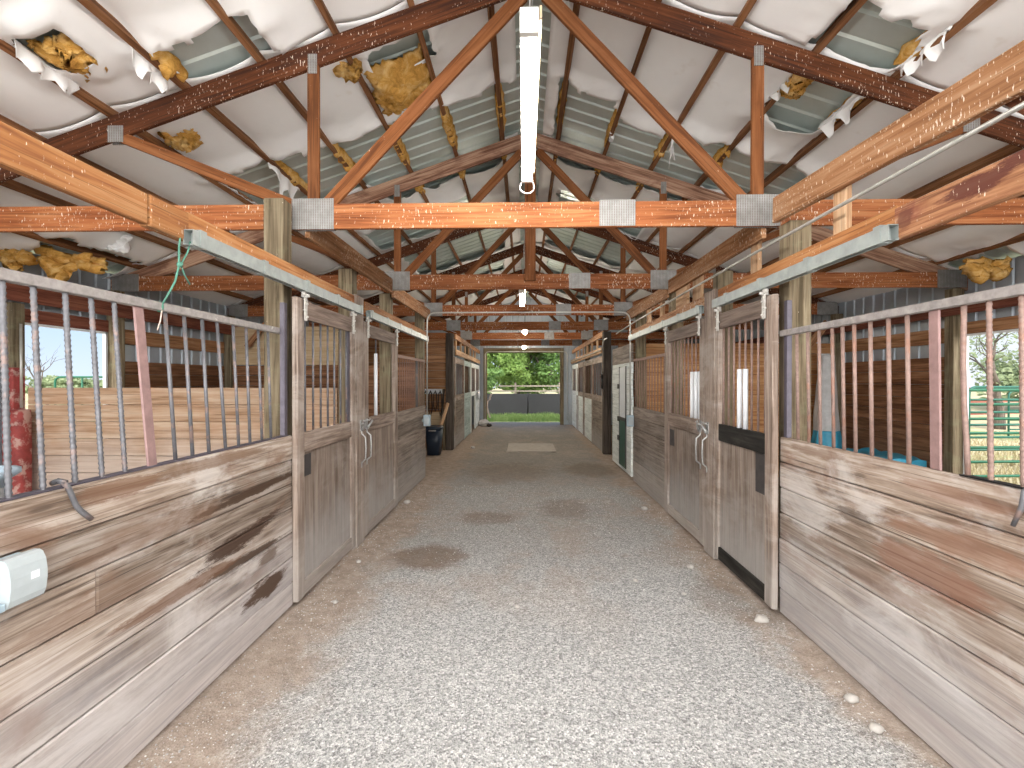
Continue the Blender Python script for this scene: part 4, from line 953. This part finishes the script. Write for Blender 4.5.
# hooks over the caps
tag(MB().tube(arc([(-1.79, 1.815, 1.312), (-1.75, 1.795, 1.326), (-1.722, 1.80, 1.318), (-1.720, 1.842, 1.21), (-1.706, 1.89, 1.155)], .03, 5), .0105, 8).build('steel_hook', 'steel'), 'bent grey steel hook over the cap of the near left stall front', 'hook')
tag(MB().tube([(1.90, 1.85, 1.312), (1.875, 1.85, 1.315), (1.85, 1.855, 1.29), (1.845, 1.86, 1.23), (1.845, 1.892, 1.155)], [.011, .011, .011, .010, .008], 8).build('steel_hook', 'steel'), 'pale steel hook over the cap of the near right stall front', 'hook')
T = thing('twine', 'knotted green twine hanging from the near left track beam to the bar rail', 'twine', (-1.76, 2.4, 2.1))
MB().tube([(-1.71, 2.40, 2.41), (-1.705, 2.385, 2.36), (-1.73, 2.42, 2.28), (-1.75, 2.42, 2.20), (-1.78, 2.41, 2.13), (-1.80, 2.40, 2.085)], .005, 6).build('strand', 'rope', T)
MB().tube([(-1.70, 2.46, 2.41), (-1.70, 2.44, 2.35), (-1.725, 2.425, 2.285), (-1.73, 2.46, 2.24), (-1.73, 2.50, 2.20)], .004, 6).build('strand', 'rope', T)
MB().lump((-1.725, 2.42, 2.285), (.014, .016, .014), .3, 3, 2, 2).build('knot', 'rope', T)
MB().lump((-1.815, 2.40, 2.07), (.02, .016, .028), .3, 3, 3, 2).build('knot', 'rope', T)
MB().tube([(-1.80, 2.395, 2.05), (-1.80, 2.385, 2.0), (-1.80, 2.365, 1.95)], .003, 6).build('loose_end', 'sack', T)

# ------------------------------------------------------------------ things in the stalls
m = MB().lump((-5.28, 4.95, .70), (.13, .13, .74), .10, 3, 5, 3)
def sq(mb, c, w, z0, z1, seed):
    n = 16; k = 12
    for i in range(n + 1):
        z = z0 + (z1 - z0) * i / n
        for j in range(k):
            a = 2 * math.pi * j / k; r = w * (1 + .12 * mn.noise(Vector((math.cos(a) * 1.5, math.sin(a) * 1.5, z * 4 + seed))) ) * (.9 if i in (0, n) else 1)
            mb.v.append(Vector((c[0] + r * max(-.85, min(.85, math.cos(a))) * 1.1, c[1] + r * max(-.85, min(.85, math.sin(a))) * 1.1, z)))
    for i in range(n):
        for j in range(k):
            a = i * k + j; b_ = i * k + (j + 1) % k; mb.f.append((a, b_, b_ + k, a + k)); mb.uv.append([(0, 0)] * 4); mb.sm.append(True)
    mb.f.append(tuple(n * k + j for j in range(k))); mb.uv.append([(0, 0)] * k); mb.sm.append(False)
    return mb
tag(sq(MB(), (-5.21, 4.93), .088, 0, 1.405, 3).build('red_stump_post', 'redpaint'), 'short flaking red post at the outer end of the pale partition', 'post')
T = thing('opening_jamb', 'weathered jamb post with blue black strip beside the left paddock opening', 'post', (-5.3, 5.15, 0))
MB().box(-5.425, -5.30, 4.955, 5.085, 1.84, 2.52).build('post', 'post', T, .006)
MB().box(-5.425, -5.30, 4.955, 5.085, 0, 1.84).build('post_foot', 'redpaint', T, .006)['label'] = 'red painted lower half'
MB().box(-5.43, -5.365, 5.09, 5.118, 0, 2.33).build('strip', 'dark_slab', T, .004)
MB().tube([(-5.28, 5.02, 1.42), (-5.28, 5.02, 2.3)], .012, 8).build('rod', 'conduit', T)
T = thing('feed_tub', 'blue grey feed tub hanging inside the near left stall front', 'tub', (-2.03, 1.60, 1.08))
n = 24; m = MB(); rings = [(.135, 1.06), (.15, 1.08), (.19, 1.34), (.215, 1.36), (.215, 1.372), (.185, 1.372), (.14, 1.11), (0.001, 1.10)]
for (r, z) in rings:
    for k in range(n): m.v.append(Vector((-2.035 + r * math.cos(2 * math.pi * k / n), 1.60 + r * 1.25 * math.sin(2 * math.pi * k / n), z)))
for i in range(len(rings) - 1):
    for k in range(n):
        a = i * n + k; b_ = i * n + (k + 1) % n; m.f.append((a, b_, b_ + n, a + n)); m.uv.append([(0, 0)] * 4); m.sm.append(True)
m.build('body', 'tub', T)
MB().box(-1.83, -1.80, 1.55, 1.65, 1.24, 1.33).build('bracket', 'latch', T)
# tarp in the corner of the right stall
T = thing('tarp_bundle', 'tall folded tarp, grey white above and blue below, leaning in the right stall corner', 'tarp', (5.0, 8.3, 0))
def tarp(mb, z0, z1, r0, r1, seed):
    n, k = 26, 22
    for i in range(n + 1):
        a = i / n; z = z0 + (z1 - z0) * a; r = r0 + (r1 - r0) * a
        for j in range(k):
            t_ = 2 * math.pi * j / k; f = 1 + .22 * math.sin(5 * t_ + seed) + .18 * mn.noise(Vector((math.cos(t_) * 2, math.sin(t_) * 2, z * 2 + seed)))
            mb.v.append(Vector((5.04 + .05 * (z / 2.1) + r * f * math.cos(t_), 8.30 + .06 * (z / 2.1) + r * .7 * f * math.sin(t_), z)))
    for i in range(n):
        for j in range(k):
            a = i * k + j; b_ = i * k + (j + 1) % k; mb.f.append((a, b_, b_ + k, a + k)); mb.uv.append([(0, 0)] * 4); mb.sm.append(True)
    mb.f.append(tuple(n * k + j for j in range(k))); mb.uv.append([(0, 0)] * k); mb.sm.append(False); return mb
tarp(MB(), .86, 2.13, .19, .105, 2).build('upper_fold', 'tarp_white', T)
tarp(MB(), 0.0, .87, .33, .19, 2).build('lower_fold', 'tarp_blue', T)
o = MB().box(4.96, 5.16, 8.40, 8.42, 1.62, 2.16); o.build('board_end', 'tarp_white', T)
m = MB(); nx, ny = 20, 14
for j in range(ny + 1):
    for i in range(nx + 1):
        x, y = 5.03 + .49 * i / nx, 6.85 + 1.05 * j / ny
        m.v.append(Vector((x, y, .62 + .05 * mn.noise(Vector((x * 5, y * 5, 1))) - (.62 if j in (0,) else 0) * 0)))
for j in range(ny):
    for i in range(nx): q = j * (nx + 1) + i; m.f.append((q, q + 1, q + nx + 2, q + nx + 1)); m.uv.append([(0, 0)] * 4); m.sm.append(True)
for (i0, j0, i1, j1) in ((0, 0, nx, 0), (nx, 0, nx, ny), (nx, ny, 0, ny), (0, ny, 0, 0)):
    st = max(abs(i1 - i0), abs(j1 - j0))
    for q in range(st):
        a = m.v[(j0 + (j1 - j0) * q // st) * (nx + 1) + i0 + (i1 - i0) * q // st]; b_ = m.v[(j0 + (j1 - j0) * (q + 1) // st) * (nx + 1) + i0 + (i1 - i0) * (q + 1) // st]
        m.quad([a, b_, (b_.x, b_.y, 0), (a.x, a.y, 0)], [(0, 0)] * 4)
tag(m.build('tarp_stack', 'tarp_blue'), 'low stack covered by a blue tarp beside the folded tarp in the right stall', 'tarp')

# tack bay
T = thing('trash_bin', 'navy lidded bin standing in the open tack bay', 'bin', (-2.08, 11.3, 0))
def rbox(w0, d0, w1, d1, z0, z1, cx, cy):
    m = MB(); n = 20
    for (w, d, z) in ((w0, d0, z0), (w1, d1, z1)):
        for k in range(n):
            a = 2 * math.pi * k / n; c, s_ = math.cos(a), math.sin(a)
            m.v.append(Vector((cx + w * math.copysign(abs(c) ** .5, c), cy + d * math.copysign(abs(s_) ** .5, s_), z)))
    for k in range(n): j = (k + 1) % n; m.f.append((k, j, n + j, n + k)); m.uv.append([(0, 0)] * 4); m.sm.append(True)
    m.f.append(tuple(range(n))[::-1]); m.f.append(tuple(range(n, 2 * n))); m.uv += [[(0, 0)] * n] * 2; m.sm += [False] * 2
    return m
rbox(.15, .17, .19, .22, 0, .60, -2.08, 11.3).build('body', 'bin', T); rbox(.21, .24, .19, .22, .60, .66, -2.08, 11.3).build('lid', 'bin', T)
MB().box(-2.16, -2.0, 11.04, 11.075, .56, .585).build('handle', 'latch', T)
T = thing('tack_rack', 'white tack rack on the back wall of the tack bay', 'rack', (-2.3, 12.18, 1.4))
MB().box(-2.62, -2.04, 12.20, 12.235, 1.38, 1.50).build('board', 'pvc', T, .003)
for i in range(5):
    x = -2.56 + i * .12; MB().tube([(x, 12.2, 1.43), (x, 12.12, 1.43), (x, 12.10, 1.47)], .008, 6).build('hook', 'black', T)
for i, (l_, lb) in enumerate(((.55, 'first'), (.42, 'second'), (.62, 'third'), (.48, 'fourth'), (.58, 'fifth'))):
    x = -2.56 + i * .12
    tag(MB().tube([(x, 12.12, 1.445), (x - .035, 12.10, 1.38), (x - .045, 12.11, 1.42 - l_ * .7), (x, 12.10, 1.42 - l_), (x + .045, 12.11, 1.42 - l_ * .65), (x + .03, 12.10, 1.38), (x, 12.12, 1.445)], .014, 6).build('bridle', 'leather'),
        f'dark leather bridle on the {lb} hook of the white tack rack', 'bridle', 'bridles on the tack rack')
tag(MB().box(-2.50, -2.04, 12.16, 12.2, .55, .92).build('cardboard_panel', 'ply', None, .003), 'tan panel leaning below the bridles in the tack bay', 'panel')
tag(MB().beam((-2.0, 11.75, .62), (-1.86, 11.95, 1.16), .05, .07).build('leaning_board', 'block', None, .003), 'pale board leaning at the far edge of the tack bay', 'board')
tag(MB().beam((-2.06, 11.9, 0.0), (-1.985, 12.1, 1.5), .03, .05).build('leaning_pole', 'post_dark', None, .003), 'thin dark pole leaning on the wall of the tack bay', 'pole')
tag(MB().box(-2.0, -1.945, 12.0, 12.15, 0, .95).build('corner_board', 'post', None, .003), 'short upright board in the far corner of the tack bay', 'board')
# small far things
T = thing('cloth', 'white cloth hung over the far left stall door by the doorway', 'cloth', (-1.68, 18.2, 1.1))
MB().lump((-1.69, 18.2, 1.20), (.05, .42, .16), .4, 3, 3, 3).build('body', 'white_cloth' if 'white_cloth' in M else 'pvc', T)
tag(MB().lump((-1.52, 18.6, .10), (.24, .30, .13), .35, 2.5, 4, 3).build('rubble_sack', 'stone'), 'white lumpy sack on the ground by the left of the far doorway', 'sack')
tag(MB().lump((-1.30, 18.3, .05), (.10, .12, .06), .3, 2.5, 6, 3).build('dark_stone', 'post_dark'), 'small dark stone beside the white lumpy sack', 'stone')
m = MB(); n = 16
for i in range(n + 1):
    z = .25 + .95 * i / n; x = -1.30 - .12 * math.sin(i / n * 3.1) + (.06 if i > 11 else 0)
    for y in (19.3, 19.34):
        m.v.append(Vector((x, y, z))); m.v.append(Vector((x - .07, y, z)))
for i in range(n):
    a = i * 4
    for q in ((0, 1, 5, 4), (2, 6, 7, 3), (0, 4, 6, 2), (1, 3, 7, 5)): m.f.append(tuple(a + t_ for t_ in q)); m.uv.append([(0, 0)] * 4); m.sm.append(True)
tag(m.build('curled_flap', 'sack'), 'pale curled strip standing at the left edge of the far doorway', 'strip')
tag(MB().box(-.42, .78, 11.75, 13.3, -.012, .012).build('ground_mat', 'mat', None, .005), 'pale flat slab lying in the far part of the aisle', 'slab')

# ------------------------------------------------------------------ stones and gravel
stones = [(1.68, 3.50, .045, 'white stone at the foot of the near right door stile'), (1.60, 6.52, .035, 'white stone at the far edge of the second right door'), (-1.62, 6.75, .04, 'white stone at the far edge of the second left door'),
          (1.52, 4.5, .028, 'small pale stone before the meeting post on the right'), (-1.55, 4.55, .022, 'small pale stone before the first left door'), (1.73, 2.62, .03, 'pale stone on the dirt along the near right wall, second from the camera'),
          (1.70, 2.40, .028, 'pale stone on the dirt along the near right wall, closest to the camera'), (.95, 4.2, .02, 'small white stone in the gravel right of the aisle middle'), (-.05, 3.7, .018, 'tiny white stone in the gravel in the middle of the aisle'),
          (-1.45, 3.72, .02, 'small grey stone at the foot of the near left door stile'), (-1.30, 12.4, .05, 'white stone in the aisle before the pale green boards'), (1.28, 3.95, .018, 'tiny pale stone before the black railed door')]
for i, (x, y, r, lb) in enumerate(stones):
    tag(MB().lump((x, y, fz(x, y) + r * .55), (r * 1.15, r, r * .75), .3, 2.2, i + 1, 2).build('stone', 'stone'), lb, 'stone', 'loose stones in the aisle')
def gravel_mat():
    m, nt, b, out = mat_new('loose_gravel'); g = G(nt)
    c = g.ramp(g.noise(g.pos(), 60, 1), [(.3, (.26, .25, .24)), (.5, (.47, .46, .45)), (.7, (.75, .74, .71))])
    nt.links.new(c, b.inputs['Base Color']); b.inputs['Roughness'].default_value = .9; return m
M['gravel'] = gravel_mat()
m = MB(); cnt = 0
while cnt < 13000:
    y = 1.7 + 6.3 * R.random() ** 1.5; x = R.uniform(-1.72, 1.8)
    if mn.noise(Vector((x * 1.5, y * 1.2, 4))) < R.uniform(-.8, .35): continue
    r = R.uniform(.0025, .0065) * (1.5 if R.random() < .05 else 1); z = fz(x, y) + r * .3; a = R.uniform(0, 3.14); b = len(m.v); cnt += 1
    for k in range(4): m.v.append(Vector((x + r * math.cos(a + k * 1.57) * R.uniform(.7, 1.3), y + r * math.sin(a + k * 1.57) * R.uniform(.7, 1.3), z)))
    m.v.append(Vector((x + R.uniform(-.3, .3) * r, y, z + r * R.uniform(.5, .9)))); m.v.append(Vector((x, y, z - r * .7)))
    for k in range(4):
        j = (k + 1) % 4; m.f.append((b + k, b + j, b + 4)); m.f.append((b + j, b + k, b + 5)); m.uv += [[(0, 0)] * 3] * 2; m.sm += [False] * 2
kind(tag(m.build('gravel', 'gravel', loc=(0, 0, 0)), 'loose grey gravel covering the near part of the aisle', 'gravel'), 'stuff')

# ------------------------------------------------------------------ outdoors
def leafball(m, c, rad, n, size, seed):
    r = random.Random(seed)
    for i in range(n):
        d = Vector((r.gauss(0, 1), r.gauss(0, 1), r.gauss(0, 1))).normalized(); k = r.random() ** .45
        p = Vector(c) + Vector((d.x * rad[0], d.y * rad[1], d.z * rad[2])) * k
        u = Vector((r.gauss(0, 1), r.gauss(0, 1), r.gauss(0, .8))).normalized(); w = u.orthogonal().normalized(); s_ = size * r.uniform(.6, 1.3)
        b = len(m.v); m.v += [p - u * s_, p + w * s_ * .55, p + u * s_, p - w * s_ * .55]; m.f.append((b, b + 1, b + 2, b + 3)); m.uv.append([(0, 0)] * 4); m.sm.append(False)
def branch(m, p, d, L, r, depth, rr, up=.25):
    pts = [Vector(p)]; rad = [r]; q = Vector(p); dd = Vector(d).normalized()
    for i in range(4):
        dd = (dd + Vector((rr.gauss(0, .16), rr.gauss(0, .16), rr.gauss(0, .1) + up * .15))).normalized(); q = q + dd * L / 4; pts.append(q.copy()); rad.append(r * (1 - .15 * (i + 1)))
    m.tube(pts, rad, 6); tips = [pts[-1]]
    if depth:
        for k in range(rr.choice((2, 3))):
            nd = (dd + Vector((rr.gauss(0, .55), rr.gauss(0, .55), rr.gauss(0, .35)))).normalized(); tips += branch(m, pts[rr.choice((2, 3, 4))], nd, L * rr.uniform(.6, .8), r * .5, depth - 1, rr, up)
    return tips
def tree(label, x, y, h, cr, leafm, nleaf, size, seed, trunk=True, bare=False, name='tree', low=.35, group='trees behind the barn'):
    T = thing(name, label, 'tree', (x, y, -.1), group); rr = random.Random(seed); m = MB()
    tips = branch(m, (x, y, -.1), (rr.uniform(-.1, .1), 0, 1), h * (.38 if not bare else .22), h * .03, 4 if bare else 3, rr, .3)
    m.build('trunk', 'bark', T); c = MB()
    for k in range(16):
        a = rr.uniform(0, 6.28); q = rr.random() ** .5 * cr * .75; z = h * rr.uniform(low, .9)
        leafball(c, (x + q * math.cos(a), y + q * math.sin(a), z), (cr * .42, cr * .42, h * .13), nleaf // 32, size, seed * 31 + k)
    for t_ in tips[::2]: leafball(c, t_, (cr * .16, cr * .16, cr * .13), max(4, nleaf // (2 * max(1, len(tips) // 2))), size, seed * 77 + int(t_.x * 100))
    c.build('crown', leafm, T)
tree('bright green leafy tree at the left in the far doorway', -3.0, 33, 7.5, 3.2, 'leaf', 12000, .15, 1, low=.12)
tree('bright green tree in the middle of the far doorway', -.6, 36, 8.5, 3.0, 'leaf', 11000, .15, 2, low=.14)
tree('darker leaning tree at the right in the far doorway', 3.2, 34, 8.0, 3.2, 'leaf_dark', 9000, .15, 3, low=.22)
tree('dark tall tree far behind the bright trees', 1.0, 46, 12, 5.5, 'leaf_dark', 10000, .22, 4, low=.25)
tree('second dark tall tree far behind, left of the doorway', -6.5, 47, 12, 5.5, 'leaf_dark', 9000, .22, 5, low=.2)
tree('low green bush behind the charcoal fence at the left', -2.6, 29, 2.6, 1.4, 'leaf_dark', 4000, .11, 6, low=.15, name='bush')
tree('gnarled grey tree with sparse leaves beyond the green panel fence', 17.2, 18.2, 8.0, 3.0, 'leaf_grey', 2600, .055, 21, bare=True, low=.42, name='gnarled_tree', group='trees beside the barn')
tree('hazy grey green bush far beyond the gnarled tree', 33, 31, 5.5, 4.5, 'leaf_grey', 7000, .2, 18, low=.15, name='bush', group='trees beside the barn')
tree('hazy bush beyond the right edge of the paddock', 40, 33, 6.5, 5.0, 'leaf_grey', 7000, .22, 19, low=.15, name='bush', group='trees beside the barn')
for i, (x, y, h, lb) in enumerate(((-34, 36.5, 2.0, 'low scrubby tree under the sky in the left opening, first from its near jamb'), (-31, 38, 1.8, 'low scrubby tree in the middle of the left opening'), (-29, 39.5, 2.1, 'low scrubby tree beside the far jamb of the left opening'), (-43, 43, 2.2, 'low scrubby tree at the near edge of the left opening'))):
    tree(lb, x, y, h, 2.6, 'leaf_grey', 4500, .14, 30 + i, low=.25, name='scrub_tree', group='trees beyond the left opening')
tree('round green bush in the field just left of the darker leaning tree', 1.1, 39, 4.2, 2.4, 'leaf', 6000, .13, 8, low=.15, name='bush')
tree('second round green bush in the field by the right of the far doorway', 5.0, 41, 4.0, 2.4, 'leaf_grey', 6000, .13, 9, low=.15, name='bush')
T = thing('bare_tree', 'bare grey branches standing over the scrub in the left opening', 'tree', (-18, 18.6, -.1)); rr = random.Random(5); m = MB()
branch(m, (-18.0, 18.6, -.1), (0, 0, 1), 1.6, .07, 4, rr, .2); m.build('branches', 'bark', T)
# charcoal screen fence behind the barn
T = thing('screen_fence', 'charcoal screen fence across the yard behind the far doorway', 'fence', (0, 25, -.1))
for i in range(6):
    x = -7.0 + i * 2.4; MB().box(x + .03, x + 2.37, 24.98, 25.02, -.06, 1.05, 'x').build('screen_panel', 'screen', T)
for i in range(7): MB().tube([(-7.0 + i * 2.4, 25.05, -.1), (-7.0 + i * 2.4, 25.05, 1.1)], .035, 8).build('post', 'black', T)
T = thing('rail_fence', 'grey rail fence in the field behind the charcoal screen', 'fence', (0, 31, -.1))
for z in (.7, 1.02, 1.34): MB().box(-9, 11, 30.98, 31.03, z, z + .09).build('rail', 'field_rail', T)
for i in range(8): MB().box(-9 + i * 2.8, -8.88 + i * 2.8, 31.03, 31.15, -.1, 1.6).build('post', 'field_rail', T)
# green tube panels
def pipe_panel(label, x0, x1, y0, y1, z0, z1, n, mat, r=.022, bow=0):
    T = thing('pipe_panel', label, 'gate', ((x0 + x1) / 2, (y0 + y1) / 2, z0), 'green pipe panels'); a = Vector((x0, y0, 0)); b_ = Vector((x1, y1, 0))
    q = lambda t_, z: a.lerp(b_, t_) + Vector((0, 0, z)); L = (b_ - a).length; rr = min(.16, L * .2)
    MB().tube(arc([q(0, z0 - .25), q(0, z1), q(1, z1), q(1, z0 - .25)], rr), r * 1.15, 8).build('frame', mat, T)
    for i in range(n): z = z0 + (z1 - z0) * i / n; MB().tube([q(0, z), q(1, z)], r, 8).build('rail', mat, T)
    for t_ in (.5,) if L < 3 else (.33, .66): MB().box(q(t_, 0).x - .02, q(t_, 0).x + .02, q(t_, 0).y - .012, q(t_, 0).y + .012, z0, z1).build('stay', mat, T)
pipe_panel('green six rail pipe panel just outside the right paddock opening', 6.7, 9.3, 7.75, 7.95, .22, 1.56, 6, 'green_pipe')
pipe_panel('teal pipe gate standing behind the near green panel', 8.7, 11.4, 9.8, 10.0, .35, 1.58, 5, 'green_pipe2')
pipe_panel('teal pipe gate farther out in the paddock on the right', 14.0, 17.5, 14.5, 14.7, .3, 1.4, 4, 'green_pipe2')
pipe_panel('green arched pipe gate outside the left opening', -11.85, -10.45, 12.1, 12.1, .3, 1.80, 5, 'green_pipe')
T = thing('board_fence', 'red brown board fence behind the teal gates in the right paddock', 'fence', (20, 19.5, -.1))
for z in (.5, .95, 1.4): MB().beam((13, 17.5, z), (31, 23, z), .05, .12).build('rail', 'red_rail', T)
for i in range(8): MB().box(13 + i * 2.5, 13.12 + i * 2.5, 17.55 + i * .765, 17.65 + i * .765, -.1, 1.55).build('post', 'red_rail', T)
# grass
def blades(label, name, region, n, hgt, mat, seed):
    m = MB(); r = random.Random(seed)
    for i in range(n):
        x = r.uniform(region[0], region[1]); y = r.uniform(region[2], region[3]); h = hgt * r.uniform(.4, 1.2) * (1 + .8 * mn.noise(Vector((x * .8, y * .8, seed)))); a = r.uniform(0, 3.14); w = .012 + .01 * r.random()
        dx, dy = math.cos(a) * w, math.sin(a) * w; lx, ly = r.gauss(0, .35) * h, r.gauss(0, .35) * h; b = len(m.v)
        m.v += [Vector((x - dx, y - dy, -.11)), Vector((x + dx, y + dy, -.11)), Vector((x + lx, y + ly, -.1 + h))]; m.f.append((b, b + 1, b + 2)); m.uv.append([(0, 0)] * 3); m.sm.append(False)
    kind(tag(m.build(name, mat, loc=(0, 0, 0)), label, 'grass'), 'stuff')
blades('green grass strip before the charcoal fence', 'grass', (-3.5, 4, 21.6, 24.9), 9000, .22, 'grass', 3)
blades('dry straw grass in the right paddock', 'dry_grass', (6.4, 17, 6.3, 17), 14000, .16, 'straw', 4)

# ------------------------------------------------------------------ light and camera
sc = bpy.context.scene
w = bpy.data.worlds.new('sky'); sc.world = w; w.use_nodes = True; nt = w.node_tree; nt.nodes.clear()
o = nt.nodes.new('ShaderNodeOutputWorld'); bg = nt.nodes.new('ShaderNodeBackground'); g = G(nt)
dv = g.sep(nt.nodes.new('ShaderNodeTexCoord').outputs['Generated'])
skyc = g.ramp(dv[2], [(0.0, (.74, .85, .98)), (.10, (.55, .74, .98)), (.35, (.30, .52, .92)), (1.0, (.16, .34, .80))])
east = g.step(dv[0], .1, .7)                                   # thin white cloud towards the east
skyc = g.mix(g.math('MULTIPLY', east, .7), skyc, (.92, .95, 1.0))
south = g.step(g.math('MULTIPLY', dv[1], -1), -.1, .8)          # unseen brighter sky added behind the camera to light the interior
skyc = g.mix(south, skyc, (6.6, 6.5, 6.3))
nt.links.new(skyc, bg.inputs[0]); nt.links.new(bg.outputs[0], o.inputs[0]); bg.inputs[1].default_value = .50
sd = bpy.data.lights.new('sun', 'SUN'); sd.energy = 1.45; sd.angle = math.radians(2); sd.color = (1, .95, .87)
so = bpy.data.objects.new('sun', sd); C.objects.link(so); so.rotation_euler = (math.radians(24), 0, math.radians(-28)); so.location = (0, -20, 30)
cd = bpy.data.cameras.new('camera'); cam = bpy.data.objects.new('camera', cd); C.objects.link(cam)
cd.sensor_width = 36; cd.lens = 490 / 1024 * 36; cd.clip_start = .03; cd.clip_end = 400
cam.location = (0, 0, H_EYE); cam.rotation_euler = (math.radians(90) - math.atan(3 / 490), 0, math.atan(12 / 490))
sc.camera = cam
sc.view_settings.view_transform = 'Standard'; sc.view_settings.look = 'None'; sc.view_settings.gamma = 1; sc.view_settings.use_curve_mapping = False
sc.view_settings.exposure = 1.2
